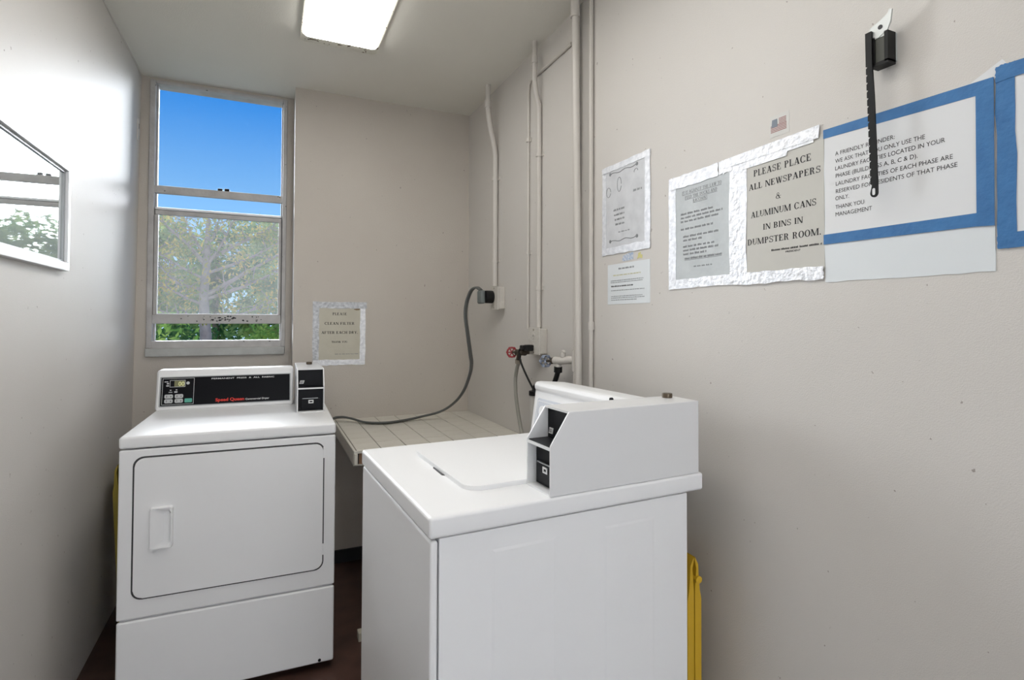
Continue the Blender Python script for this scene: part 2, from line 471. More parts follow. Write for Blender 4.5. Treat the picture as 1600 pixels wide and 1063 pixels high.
tag(boxobj('floor', (-0.9, 1.4, YF - TH, 3.5, -0.08, 0.0), M_FLOOR), kind='structure')
M_CONC = mat('bounce_concrete', (0.60, 0.57, 0.52), 0.85, vary=(3, 0.3, (0.5, 0.47, 0.43)))
tag(boxobj('floor_walkway_bounce', (-3.0, 3.5, -3.0, YF - TH, -0.10, -0.02), M_CONC), kind='structure')  # unseen slab, made pale to bounce light up to the ceiling
tag(boxobj('ceiling', (-0.75, XR + TH, YF - TH, YW + TH, ZC, ZC + 0.12), M_CEIL), kind='structure')
tag(boxobj('wall_right', (XR, XR + TH, YF - TH, YB, 0, ZC), M_WALL), kind='structure')
bm = nb()
vs = [bm.verts.new(p) for p in ((XLB, YF - TH, 0), (XLT, YF - TH, ZC), (XLB, YW, 0), (XLT, YW, ZC),
                                (-0.75, YF - TH, 0), (-0.75, YF - TH, ZC), (-0.75, YW, 0), (-0.75, YW, ZC))]
for f in ((0, 1, 3, 2), (4, 6, 7, 5), (0, 4, 5, 1), (2, 3, 7, 6), (0, 2, 6, 4), (1, 5, 7, 3)):
    bm.faces.new([vs[i] for i in f])
tag(finish('wall_left', bm, M_WALL), kind='structure')
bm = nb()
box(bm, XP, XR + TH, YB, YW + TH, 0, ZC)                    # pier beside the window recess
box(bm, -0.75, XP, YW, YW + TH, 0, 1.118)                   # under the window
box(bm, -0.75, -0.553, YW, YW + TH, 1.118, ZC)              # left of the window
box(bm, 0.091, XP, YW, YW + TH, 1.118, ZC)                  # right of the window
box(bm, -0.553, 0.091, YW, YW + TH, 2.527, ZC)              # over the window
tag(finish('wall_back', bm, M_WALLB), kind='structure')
bm = nb()  # wall behind the camera; its wide opening is assumed, to let fill light in
box(bm, -0.75, -0.52, YF - TH, YF, 0, ZC)
box(bm, 1.00, XR + TH, YF - TH, YF, 0, ZC)
box(bm, -0.52, 1.00, YF - TH, YF, 2.30, ZC)
tag(finish('wall_front', bm, M_WALL), kind='structure')
tag(boxobj('baseboard_back', (XP + 0.02, XR, YB - 0.012, YB, 0, 0.067), M_BASE), kind='structure')
# unseen pale wall, added to bounce sunlight in through the doorway
M_BOUNCE = mat('bounce_stucco', (0.70, 0.68, 0.65), 0.9, bump=(60, 0.3, 3))
tag(boxobj('wall_outside_bounce', (-18.0, 18.0, -14.2, -14.0, -2.8, 12.0), M_BOUNCE), kind='structure')
# paint ridge between left wall and ceiling
bm = nb()
tube(bm, [(XLT + 0.002, YF, ZC - 0.003), (XLT + 0.002, YW - 0.01, ZC - 0.003)], 0.005, 6)
tag(finish('trim_1', bm, M_PIPE), kind='structure')

# ------------------------------------------------------------------ window
win = thing('window_1', None, None, (-0.231, YW, 1.118), kind='structure')
def wbox(name, x0, x1, z0, z1, y0, y1, mt, bev=0.004, parent=win):
    return boxobj(name, (x0 + 0.231, x1 + 0.231, y0 - YW, y1 - YW, z0 - 1.118, z1 - 1.118), mt, parent, bev=bev)
wbox('frame_jamb', -0.553, -0.527, 1.16, 2.527, 3.315, 3.40, M_FRAME)
wbox('frame_jamb', 0.070, 0.091, 1.16, 2.527, 3.315, 3.40, M_FRAME)
wbox('frame_head', -0.527, 0.070, 2.510, 2.527, 3.315, 3.40, M_FRAME)
wbox('track', -0.527, -0.519, 1.197, 2.51, 3.345, 3.375, M_FRAME, 0.001)
wbox('track', 0.063, 0.070, 1.197, 2.51, 3.345, 3.375, M_FRAME, 0.001)
wbox('sill', -0.553, 0.091, 1.158, 1.197, 3.318, 3.40, M_FRAME)
wbox('sill_apron', -0.555, 0.089, 1.118, 1.160, 3.305, 3.40, M_SILL, 0.005)
mr = wbox('meeting_rail', -0.53, 0.073, 1.950, 1.990, 3.318, 3.345, M_FRAME)
wbox('sash_lock', -0.246, -0.222, 1.988, 2.001, 3.318, 3.338, M_BLACK, 0.004)
wbox('sash_lock', -0.214, -0.19, 1.988, 2.003, 3.318, 3.338, M_BLACK, 0.004)
wbox('upper_pane', -0.527, 0.070, 1.985, 2.512, 3.350, 3.354, M_PANE, 0)
# lower sash
ls = wbox('lower_sash_rail', -0.524, 0.066, 1.842, 1.865, 3.322, 3.345, M_FRAME)
wbox('lower_sash_rail', -0.524, 0.066, 1.866, 1.879, 3.318, 3.350, M_ALU, 0.004)
wbox('lower_sash_rail', -0.532, 0.068, 1.285, 1.332, 3.318, 3.345, M_FRAME)
wbox('lower_sash_stile', -0.526, -0.512, 1.332, 1.842, 3.322, 3.345, M_FRAME, 0.003)
wbox('lower_sash_stile', 0.052, 0.066, 1.332, 1.842, 3.322, 3.345, M_FRAME, 0.003)
wbox('lower_pane', -0.513, 0.053, 1.331, 1.843, 3.331, 3.335, M_PANED, 0)
wbox('pane_bead', -0.512, 0.052, 1.332, 1.337, 3.320, 3.331, M_ALU, 0.001)
wbox('pane_bead', -0.512, -0.507, 1.337, 1.842, 3.320, 3.331, M_ALU, 0.001)
# peeling dark mould on the lower rail
bm = nb()
rd = random.Random(4)
for k in range(46):
    x = -0.27 + rd.gauss(0.05, 0.085); z = 1.312 + rd.uniform(-0.014, 0.012); s = rd.uniform(0.002, 0.006)
    n_ = rd.randint(5, 7)
    pts = [(x + 0.231 + s * rd.uniform(.7, 1.4) * math.cos(2 * PI * j / n_), z - 1.118 + s * rd.uniform(.5, .9) * math.sin(2 * PI * j / n_)) for j in range(n_)]
    prism(bm, pts, 'y', 3.3168 - YW, 3.3185 - YW)
tag(finish('mould_flecks', bm, M_BASE, win, smooth=0), 'black mould flecks')

# ------------------------------------------------------------------ ceiling light
lamp = thing('ceiling_light', 'long rectangular fluorescent light with white lens and rusty rim on the ceiling', 'light', (0.277, 1.35, ZC))
bm = nb()
prism(bm, rrect(-0.162, 0.162, -1.22, 1.22, 0.018), 'z', -0.018, 0.0, bev=0.003)  # near end, out of view, lengthened to light the camera side
finish('rim', bm, M_LAMPRIM, lamp)
bm = nb()
lo = rrect(-0.156, 0.156, -1.155, 1.155, 0.02); li = rrect(-0.148, 0.148, -1.138, 1.138, 0.02)
A = [bm.verts.new((x, y, -0.0185)) for x, y in lo]
B = [bm.verts.new((x, y, -0.034)) for x, y in li]
for i in range(len(A)):
    bm.faces.new((A[i], A[(i + 1) % len(A)], B[(i + 1) % len(A)], B[i]))
bm.faces.new(B); bm.faces.new(A[::-1])
finish('lens', bm, M_LAMP, lamp)

# ------------------------------------------------------------------ coin box shared by washer and dryer
def coin_box(parent, loc, rotz, lockpos):
    """local x across, y into the box, z up; open front with two black bays"""
    Lb, Wb, Hb, t = 0.432, 0.109, 0.180, 0.0045
    prof = [(0, 0), (0, 0.108), (0.048, Hb), (Lb, Hb), (Lb, 0)]
    bm = nb()
    prism(bm, prof, 'x', 0, t, bev=0.0012, seg=1)
    prism(bm, prof, 'x', Wb - t, Wb, bev=0.0012, seg=1)
    box(bm, t, Wb - t, 0.048, Lb, Hb - t, Hb)
    box(bm, t, Wb - t, 0, Lb, 0, t)
    box(bm, t, Wb - t, Lb - t, Lb, t, Hb - t)
    box(bm, t, Wb - t, 0.0005, 0.11, 0.098, 0.104)
    shell = finish('coin_box', bm, M_WHITE2, parent, loc=loc, rot=(0, 0, rotz), smooth=30)
    bm = nb()
    box(bm, t, Wb - t, 0.055, 0.060, 0.104, Hb - t)
    box(bm, t, Wb - t, 0.004, 0.055, 0.1042, 0.1065)
    finish('coin_slide_bay', bm, M_BLACK, shell, smooth=30)
    bm = nb()
    box(bm, t, Wb - t, 0.024, 0.030, t, 0.098)
    box(bm, 0.016, Wb - 0.016, 0.018, 0.025, 0.012, 0.055, bev=0.002)
    finish('coin_drawer', bm, M_BLACK, shell)
    bm = nb()
    box(bm, 0.022, 0.084, 0.0155, 0.0185, 0.056, 0.0585)
    finish('drawer_bar', bm, M_BEZEL, shell)
    bm = nb()
    for a, b, c, d in ((0.046, 0.066, 0.036, 0.040), (0.046, 0.066, 0.046, 0.050), (0.046, 0.050, 0.040, 0.046), (0.062, 0.066, 0.040, 0.046)):
        box(bm, a, b, 0.0165, 0.0182, c, d)
    finish('drawer_badge', bm, M_PWHITE, shell)
    lg = nb()
    prism(lg, [(0.010, 0.116), (0.027, 0.116), (0.031, 0.130), (0.014, 0.130)], 'y', 0.0535, 0.0548)
    lgo = finish('maker_badge', lg, M_PWHITE, shell, smooth=0)
    bm = nb()
    cy = lockpos[1]
    prism(bm, circ(lockpos[0], cy, 0.0135, 18), 'z', Hb, Hb + 0.012, bev=0.002)
    lk = finish('lock', bm, M_BROWNM, shell)
    # lettering on the badge
    tb = nb()
    text_into(tb, 'ESD', 0, 0.0125, 0, 0.0075, 0, bold=0.02, shear=0.3)
    to = finish('badge_lettering', tb, M_INK, shell, smooth=0)
    to.location = (0.0135, 0.0528, 0.1195); to.rotation_euler = (R(90), 0, 0)
    return shell

# ------------------------------------------------------------------ dryer
dry = thing('clothes_dryer', 'white front-loading coin dryer with black console strip standing below the window', 'dryer', (-0.4404, 2.2246, 0), (0, 0, R(-1.043)))
DW, DH = 0.6825, 0.9173
boxobj('cabinet', (0.006, DW - 0.006, 0.014, 0.705, 0.03, 0.872), M_WHITE, dry, bev=0.004)
boxobj('top_panel', (-0.001, DW + 0.001, -0.002, 0.71, 0.8765, DH), M_WHITE, dry, bev=0.009, seg=3)
boxobj('front_panel', (0.0, DW, 0.0, 0.016, 0.3125, 0.8725), M_WHITE, dry, bev=0.005, seg=3)
boxobj('lower_panel', (0.0, DW, 0.0, 0.016, 0.028, 0.3065), M_WHITE, dry, bev=0.007, seg=3)
for s in (0.05, DW - 0.08):
    for yy in (0.05, 0.63):
        bm = nb(); prism(bm, circ(s + 0.015, yy + 0.015, 0.017, 12), 'z', 0.0, 0.031)
        finish('foot', bm, M_RUBBER, dry)
bm = nb(); prism(bm, rrect(0.040, 0.643, 0.374, 0.849, 0.032), 'y', -0.0012, 0.004)
finish('door_gasket', bm, M_GASKET, dry)
bm = nb(); prism(bm, rrect(0.0458, 0.6385, 0.3795, 0.8432, 0.028), 'y', -0.006, 0.004, bev=0.003)
door = finish('door', bm, M_WHITE, dry)
# recessed pull
bm = nb()
hx0, hx1, hz0, hz1 = 0.091, 0.160, 0.537, 0.678
ox0, ox1, oz0, oz1 = 0.117, 0.153, 0.548, 0.667
out = rrect(hx0, hx1, hz0, hz1, 0.008, 4)
inn = rrect(ox0, ox1, oz0, oz1, 0.010, 4)
inb = rrect(ox0 + 0.014, ox1 - 0.002, oz0 + 0.016, oz1 - 0.012, 0.006, 4)
V0 = [bm.verts.new((x, -0.006, z)) for x, z in out]
V1 = [bm.verts.new((x + (0.003 if x < 0.12 else -0.003), -0.020, z + (0.003 if z < 0.6 else -0.003))) for x, z in out]
V2 = [bm.verts.new((x, -0.020, z)) for x, z in inn]
V3 = [bm.verts.new((x, -0.0065, z)) for x, z in inb]
for a, b in ((V0, V1), (V1, V2), (V2, V3)):
    for i in range(len(a)):
        bm.faces.new((a[i], a[(i + 1) % len(a)], b[(i + 1) % len(a)], b[i]))
bm.faces.new(V3)
finish('door_handle', bm, M_WHITE, door, smooth=50)
for zz in (0.79, 0.43):
    boxobj('hinge', (0.6385, 0.6435, -0.0065, 0.0, zz, zz + 0.04), M_WHITE, door, bev=0.001)
bm = nb(); prism(bm, circ(0.633, 0.040, 0.0055, 10), 'y', -0.0022, 0.001)
finish('screw', bm, M_BLACK, dry)
# console
bm = nb()
prism(bm, [(0.567, DH - 0.002), (0.607, 1.087), (0.70, 1.087), (0.70, DH - 0.002)], 'x', 0.0, 0.545, bev=0.011, seg=3)
finish('console', bm, M_WHITE, dry)
sl = math.atan2(0.04, 0.17)
cp_loc = (0.0, 0.567 + 0.0, DH)
bm = nb(); prism(bm, rrect(0.014, 0.533, 0.0155, 0.1445, 0.003, 2), 'z', -0.003, 0.0012)
cp = finish('control_panel', bm, M_BEZEL, dry, loc=cp_loc, rot=(R(90) - sl, 0, 0))
bm = nb(); prism(bm, rrect(0.019, 0.529, 0.0195, 0.1405, 0.002, 2), 'z', 0.001, 0.0020)
finish('panel_glass', bm, M_PANEL, cp, smooth=0)
def frame_strip(bm, x0, x1, y0, y1, w, z0, z1):
    box(bm, x0, x1, y0, y0 + w, z0, z1); box(bm, x0, x1, y1 - w, y1, z0, z1)
    box(bm, x0, x0 + w, y0 + w, y1 - w, z0, z1); box(bm, x1 - w, x1, y0 + w, y1 - w, z0, z1)
bm = nb(); frame_strip(bm, 0.024, 0.143, 0.024, 0.137, 0.0016, 0.0019, 0.0026)
finish('keypad_outline', bm, M_GREYBTN, cp, smooth=0)
bm = nb(); frame_strip(bm, 0.051, 0.109, 0.099, 0.129, 0.0016, 0.0019, 0.003)
dsp = finish('display_frame', bm, M_GREYBTN, cp, smooth=0)
boxobj('display', (0.068, 0.107, 0.101, 0.127, 0.0019, 0.0024), M_LCD, cp, smooth=0)
bm = nb(); text_into(bm, '00', 0.083, 0.106, 0.104, 0.122, 0.0027, bold=0.02)
tag(finish('display_digits', bm, M_LCDTXT, cp, smooth=0), kind='stuff')
for bx_, by_ in ((0.034, 0.051), (0.034, 0.031), (0.072, 0.051), (0.072, 0.031)):
    bm = nb(); prism(bm, rrect(bx_, bx_ + 0.031, by_, by_ + 0.017, 0.005, 3), 'z', 0.0019, 0.0038)
    bo = finish('button', bm, M_GREYBTN, cp)
    bm = nb(); box(bm, bx_ + 0.007, bx_ + 0.009, by_ + 0.004, by_ + 0.013, 0.0037, 0.0041); box(bm, bx_ + 0.022, bx_ + 0.025, by_ + 0.005, by_ + 0.010, 0.0037, 0.0041)
    tag(finish('button_print', bm, M_INK, cp, smooth=0), kind='stuff')
bm = nb(); prism(bm, rrect(0.109, 0.137, 0.031, 0.048, 0.003, 3), 'z', 0.0019, 0.0038)
tag(finish('button', bm, M_GREEN, cp), 'green start button')
bm = nb()
for x, y, w_, h_ in ((0.031, 0.121, 0.014, 0.004), (0.040, 0.112, 0.008, 0.006), (0.052, 0.084, 0.006, 0.004), (0.074, 0.085, 0.006, 0.004), (0.048, 0.076, 0.014, 0.003), (0.069, 0.075, 0.012, 0.006), (0.038, 0.103, 0.010, 0.005)):
    box(bm, x, x + w_, y, y + h_, 0.0019, 0.0024)
prism(bm, circ(0.119, 0.115, 0.0065, 14), 'z', 0.0019, 0.0024)
tag(finish('panel_symbols', bm, M_GREYBTN, cp, smooth=0), kind='stuff')
bm = nb(); text_into(bm, 'PERMANENT  PRESS  &  ALL  FABRIC', 0.209, 0.463, 0.1275, 0.1335, 0.0024, bold=0.01)
text_into(bm, 'Commercial Dryer', 0.346, 0.443, 0.030, 0.0375, 0.0024, bold=0.012)
tag(finish('panel_lettering', bm, M_PWHITE, cp, smooth=0), kind='stuff')
bm = nb(); text_into(bm, 'Speed Queen', 0.227, 0.341, 0.0295, 0.0425, 0.0024, bold=0.03)
tag(finish('panel_lettering', bm, M_RED, cp, smooth=0), 'red lettering')
coin_box(dry, (0.553, 0.290, DH), 0, (0.06, 0.30))

# ------------------------------------------------------------------ washer
wa = thing('washing_machine', 'white top-loading coin washer with closed lid standing in front of the tiled shelf', 'washing machine', (0.2907, 1.0511, 0), (0, 0, R(2.803)))
WW, WD, WH = 0.6284, 0.7131, 0.9288
boxobj('cabinet', (0.019, 0.663, 0.002, WW - 0.002, 0.03, 0.884), M_WHITE, wa, bev=0.003)
boxobj('front_panel', (0.0, 0.0165, -0.0005, WW, 0.03, 0.8815), M_WHITE, wa, bev=0.006, seg=3)
boxobj('top_panel', (-0.003, WD, -0.003, WW + 0.002, 0.885, WH), M_WHITE, wa, bev=0.008, seg=3)
for px0, px1 in ((0.132, 0.285), (0.412, 0.557)):
    bm = nb()
    o4 = [(px0, 0.15), (px1, 0.15), (px1, 0.842), (px0, 0.842)]
    i4 = [(px0 + 0.006, 0.156), (px1 - 0.006, 0.156), (px1 - 0.006, 0.836), (px0 + 0.006, 0.836)]
    A = [bm.verts.new((x, 0.0018, z)) for x, z in o4]; B = [bm.verts.new((x, 0.0009, z)) for x, z in i4]
    for i in range(4): bm.faces.new((A[i], A[(i + 1) % 4], B[(i + 1) % 4], B[i]))
    bm.faces.new(B)
    finish('pressed_panel', bm, M_WHITE, wa, smooth=0)
for fx in (0.05, 0.61):
    for fy in (0.05, WW - 0.08):
        bm = nb(); prism(bm, circ(fx + 0.015, fy + 0.015, 0.018, 12), 'z', 0, 0.031)
        finish('foot', bm, M_RUBBER, wa)
bm = nb(); prism(bm, rrect(0.122, 0.545, 0.112, 0.530, 0.042, 8, (0, 1, 1, 0)), 'z', WH - 0.004, WH + 0.0105, bev=0.004, seg=2)
lid = finish('lid', bm, M_WHITE, wa)
bm = nb(); prism(bm, [(0.1165, 0.266), (0.1245, 0.258), (0.1245, 0.345), (0.1185, 0.340)], 'z', WH - 0.002, WH + 0.0016)
finish('finger_slot', bm, M_GASKET, lid, smooth=0)
# backguard console
bm = nb()
prof = [(0.551, WH - 0.002), (0.576, 1.072), (0.569, 1.078), (0.567, 1.091), (0.574, 1.101), (0.590, 1.103), (0.690, 1.094), (0.70, 1.086), (0.70, WH - 0.002)]
prism(bm, prof, 'y', 0.112, WW - 0.012, bev=0.003, seg=2)
finish('console', bm, M_WHITE, wa)
slw = math.atan2(0.023, 0.133)
mcp = Matrix(((0, math.sin(slw), -math.cos(slw)), (-1, 0, 0), (0, math.cos(slw), math.sin(slw)))).to_euler()
bm = nb(); prism(bm, rrect(0.018, 0.47, 0.016, 0.122, 0.008, 3), 'z', -0.002, 0.001)
wcp = finish('control_panel', bm, M_PBLUE, wa, loc=(0.5515, WW - 0.012, WH), rot=mcp)
bm = nb(); frame_strip(bm, 0.026, 0.46, 0.024, 0.114, 0.0018, 0.0009, 0.0018)
finish('panel_outline', bm, M_WHITE, wcp, smooth=0)
for kx in (0.075, 0.125):
    bm = nb(); prism(bm, circ(kx, 0.085, 0.016, 18), 'z', 0.001, 0.016, bev=0.003)
    finish('knob', bm, M_WHITE, wcp)
bm = nb(); prism(bm, circ(0.186, 1.0955, 0.0062, 12), 'x', 0.565, 0.571)
finish('screw_cap', bm, M_BLACK, wa)
coin_box(wa, (0.2675, 0.1085, WH), R(-90), (0.030, 0.400))

# ------------------------------------------------------------------ tiled shelf
sh = thing('tiled_shelf', 'ivory tiled counter shelf with broken wooden front corner built into the back corner', 'shelf', (0.33, 2.365, 0.707))
SX, SY, ST = XR - 0.33, YB - 2.365, 0.0628
boxobj('core', (0.012, SX, 0.004, SY, 0.006, ST - 0.007), M_WOOD, sh)
boxobj('underside_strip', (0.0, SX, 0.0, SY, 0.0, 0.0055), M_PVC, sh)
boxobj('grout_bed', (0.011, SX, 0.003, SY, ST - 0.007, ST - 0.003), M_GROUT, sh)
P_ = 0.108
xs = [0.012]
x = 0.113
while x < SX - 0.01: xs.append(x); x += P_
xs.append(SX)
ys = [0.004]
y = SY
tmp = []
while y > 0.012: tmp.append(y); y -= P_
ys += tmp[::-1]
rd = random.Random(3)
shared = {}
for i in range(len(xs) - 1):
    for j in range(len(ys) - 1):
        w_, d_ = xs[i + 1] - xs[i] - 0.0036, ys[j + 1] - ys[j] - 0.0030
        key = (round(w_, 3), round(d_, 3))
        if key not in shared:
            ob = boxobj('tile', (0, w_, 0, d_, 0, 0.0055), M_TILE, sh, bev=0.0009, seg=1)
            shared[key] = ob.data
        else:
            ob = bpy.data.objects.new('tile', shared[key]); COL.objects.link(ob); ob.parent = sh
        ob.location = (xs[i] + 0.0018, ys[j] + 0.0015, ST - 0.0055 + rd.uniform(-0.0006, 0.0004))
edge_mesh = None
for j in range(len(ys) - 1):
    d_ = ys[j + 1] - ys[j]
    boxobj('edge_tile', (0.0, 0.011, ys[j] + 0.0004, ys[j + 1] - 0.0004, 0.006, ST - 0.0015), M_TILE, sh, bev=0.002, seg=1)
boxobj('front_edge_tile', (0.001, 0.05, -0.004, 0.0035, ST - 0.012, ST - 0.001), M_TILE, sh, bev=0.001, seg=1)
boxobj('broken_edge', (0.002, 0.016, -0.006, 0.003, 0.004, ST - 0.012), M_TILE, sh, bev=0.002, seg=1)
boxobj('crack', (0.016, 0.021, -0.001, 0.0045, 0.008, ST - 0.013), M_BASE, sh)

# ------------------------------------------------------------------ pipes on the right wall
def pipe(name, label, cat, pts, r, straps=(), sub=1, mt=M_PIPE, group=None, couplings=()):
    base = min(pts, key=lambda p: p[2])
    t = thing(name, label, cat, base, group=group)
    b = Vector(base)
    P = [Vector(p) - b for p in pts]
    if sub > 1: P = smooth_path(P, sub)
    bm = nb(); tube(bm, P, r, 12)
    finish('pipe_run', bm, mt, t, smooth=60)
    for (sy_, sz_) in straps:
        bm = nb()
        box(bm, XR - 0.004 - b.x, XR - b.x, sy_ - r - 0.016 - b.y, sy_ + r + 0.016 - b.y, sz_ - 0.008 - b.z, sz_ + 0.008 - b.z)
        prism(bm, circ(XR - r - 0.002 - b.x, sy_ - b.y, r + 0.0025, 14), 'z', sz_ - 0.008 - b.z, sz_ + 0.008 - b.z)
        finish('strap', bm, mt, t, smooth=40)
    for (c0, c1, cr) in couplings:
        bm = nb(); tube(bm, [Vector(c0) - b, Vector(c1) - b], cr, 12)
        finish('coupling', bm, mt, t, smooth=60)
    return t
x1 = XR - 0.016
pipe('conduit_pipe', 'thick painted conduit bending from the ceiling down to the rear grey-plug outlet box', 'pipe',
     [(1.038, 2.69, ZC), (1.038, 2.69, 2.46), (1.040, 2.69, 2.40), (1.052, 2.69, 2.32), (1.072, 2.69, 2.235), (x1, 2.69, 2.17), (x1, 2.69, 2.08), (x1, 2.69, 1.486)], 0.0145, straps=[(2.69, 2.05), (2.69, 1.62)], sub=6,
     couplings=[((1.038, 2.69, 2.42), (1.038, 2.69, 2.46), 0.0175)])
x2 = XR - 0.012
pipe('conduit_pipe', 'painted conduit with a kink below the ceiling ending at the front outlet box', 'pipe',
     [(1.062, 2.182, ZC), (1.062, 2.182, 2.44), (1.062, 2.182, 2.37), (1.07, 2.182, 2.31), (x2, 2.182, 2.25), (x2, 2.182, 2.18), (x2, 2.182, 1.279)], 0.011, straps=[(2.182, 2.04), (2.182, 1.45)], sub=6,
     couplings=[((1.062, 2.182, 2.445), (1.062, 2.182, 2.475), 0.0145)])
x3 = XR - 0.007
pipe('thin_conduit', 'thin painted conduit running sideways at top then down to the front outlet box', 'pipe',
     [(x3, 1.905, 2.412), (x3, 2.06, 2.412), (x3, 2.25, 2.412), (x3, 2.285, 2.408), (x3, 2.300, 2.385), (x3, 2.303, 2.34), (x3, 2.303, 2.2), (x3, 2.303, 1.271)], 0.007, straps=[(2.303, 2.14), (2.303, 1.62)], sub=4)
pipe('water_pipe', 'long leaning painted pipe from the ceiling, front of the three pipes behind the washer', 'pipe',
     [(1.046, 1.80, ZC), (1.046, 1.80, 2.47), (1.064, 1.80, 1.07), (1.066, 1.80, 0.15), (1.066, 1.80, 0.0)], 0.0135,
     couplings=[((1.046, 1.80, 2.455), (1.046, 1.80, 2.541), 0.018)])
wp = pipe('water_pipe', 'painted pipe with a side branch to the silver-wheel tap, rear of the three pipes', 'pipe',
     [(XR - 0.018, 1.845, ZC), (XR - 0.018, 1.845, 0.0)], 0.0125,
     couplings=[((XR - 0.018, 1.845, 1.195), (XR - 0.018, 1.845, 1.115), 0.0175)])
pipe('thin_pipe', 'thin painted pipe with a small coupling, closest to the notices of the three pipes', 'pipe',
     [(XR - 0.010, 1.752, ZC), (XR - 0.010, 1.752, 0.0)], 0.0085,
     couplings=[((XR - 0.010, 1.752, 1.275), (XR - 0.010, 1.752, 1.305), 0.0125)])

# outlet boxes
def outlet(label, y0, y1, z0, z1, holes):
    t = thing('outlet_box', label, 'outlet', (XR, y1, z0), ROT_R)
    w_, h_ = y1 - y0, z1 - z0
    boxobj('back_box', (0.004, w_ - 0.004, 0.004, h_ - 0.004, 0, 0.036), M_BOXP, t, bev=0.005)
    boxobj('cover_plate', (0, w_, 0, h_, 0.036, 0.043), M_BOXP, t, bev=0.003)
    for hx, hy in ((w_ * .5, h_ * .92), (w_ * .5, h_ * .08)):
        bm = nb(); prism(bm, circ(hx, hy, 0.004, 10), 'z', 0.0425, 0.0445)
        finish('screw', bm, M_NUT, t)
    for hx, hy in holes:
        bm = nb(); prism(bm, circ(hx, hy, 0.0135, 14), 'z', 0.0425, 0.0445, bev=0.001)
        s_ = finish('socket', bm, M_BOXP, t)
        bm = nb(); box(bm, hx - 0.006, hx - 0.004, hy - 0.004, hy + 0.005, 0.0442, 0.0448); box(bm, hx + 0.004, hx + 0.006, hy - 0.004, hy + 0.005, 0.0442, 0.0448)
        finish('slot', bm, M_BASE, s_, smooth=0)
    return t
outlet('painted outlet box with the thick grey dryer plug near the back corner', 2.583, 2.681, 1.362, 1.481, [])
outlet('painted double outlet box above the taps with a small black plug', 2.115, 2.222, 1.160, 1.277, [(0.053, 0.082), (0.053, 0.036)])

# dryer cord and plug
pc = thing('power_cord', 'flat grey dryer cord sagging from its wall plug across the tiled shelf', 'cord', (0.55, 2.9, 0.7698))
O = Vector((0.55, 2.9, 0.7698))
pts = [(1.000, 2.680, 1.463), (0.985, 2.705, 1.478), (0.970, 2.745, 1.462), (0.953, 2.765, 1.40), (0.947, 2.765, 1.33), (0.956, 2.757, 1.24), (0.975, 2.765, 1.13), (0.985, 2.775, 1.08),
       (0.985, 2.80, 1.02), (0.965, 2.84, 0.93), (0.925, 2.88, 0.862), (0.86, 2.92, 0.813), (0.76, 2.945, 0.788), (0.66, 2.93, 0.7775), (0.56, 2.90, 0.7775), (0.47, 2.945, 0.7785), (0.41, 3.02, 0.79), (0.36, 3.06, 0.795), (0.31, 3.07, 0.78), (0.22, 3.05, 0.70), (0.10, 3.02, 0.60)]
P = smooth_path([Vector(p) - O for p in pts], 6)
bm = nb(); tube(bm, P, 0.01, 12, flat=(0.0135, 0.0055), updir=(0.4, -0.9, 0.3))
finish('cable', bm, M_CORD, pc, smooth=60)
bm = nb()
box(bm, 0.985 - O.x, 1.012 - O.x, 2.640 - O.y, 2.70 - O.y, 1.393 - O.z, 1.462 - O.z, bev=0.009, seg=3)
finish('plug', bm, M_PLUG, pc)
bm = nb()
prism(bm, circ(2.652 - O.y, 1.428 - O.z, 0.033, 20), 'x', 1.012 - O.x, 1.0535 - O.x, bev=0.004)
finish('plug_base', bm, M_RUBBER, pc)

# ------------------------------------------------------------------ taps
def wheel(bm_, c, r, ax, n=6):
    """a round hand wheel with lobes; axis along -Y"""
    c = Vector(c)
    ring = [c + Vector((r * math.cos(a), 0, r * math.sin(a))) for a in [2 * PI * k / 24 for k in range(25)]]
    tube(bm_, ring, 0.0042, 8, caps=False)
    for k in range(n):
        a = 2 * PI * k / n
        tube(bm_, [c, c + Vector((r * math.cos(a), 0, r * math.sin(a)))], 0.003, 6)
        q = c + Vector((r * math.cos(a), 0, r * math.sin(a)))
        tube(bm_, [q - Vector((0, 0.004, 0)), q + Vector((0, 0.004, 0))], 0.0062, 8)
    tube(bm_, [c - Vector((0, 0.006, 0)), c + Vector((0, 0.010, 0))], 0.0075, 10)

tp = thing('water_tap', 'dark brass tap with a red hand wheel on the right wall', 'tap', (XR, 2.225, 1.168))
T = lambda x, y, z: (x - XR, y - 2.225, z - 1.168)
bm = nb()
tube(bm, [T(XR, 2.218, 1.170), T(1.046, 2.218, 1.170), T(1.030, 2.225, 1.168)], 0.0115, 12)
tube(bm, [T(1.030, 2.205, 1.168), T(1.022, 2.262, 1.165)], [0.0145, 0.0125], 12)
tube(bm, [T(1.022, 2.262, 1.165), T(1.021, 2.272, 1.165)], 0.0155, 6)
tube(bm, [T(1.024, 2.250, 1.166), T(1.024, 2.262, 1.133)], 0.0105, 12)
finish('body', bm, M_VALVE, tp)
bm = nb(); tube(bm, [T(1.021, 2.272, 1.165), T(1.018, 2.312, 1.164)], 0.005, 8)
finish('stem', bm, M_VALVE, tp)
bm = nb(); wheel(bm, (0, 0, 0), 0.021, 'y', 6)
finish('hand_wheel', bm, M_REDWHEEL, tp, loc=T(1.017, 2.318, 1.163), rot=(0, 0, R(-22)))
bm = nb(); tube(bm, [T(1.024, 2.262, 1.133), T(1.026, 2.266, 1.117)], 0.0155, 8)
finish('hose_nut', bm, M_NUT, tp)

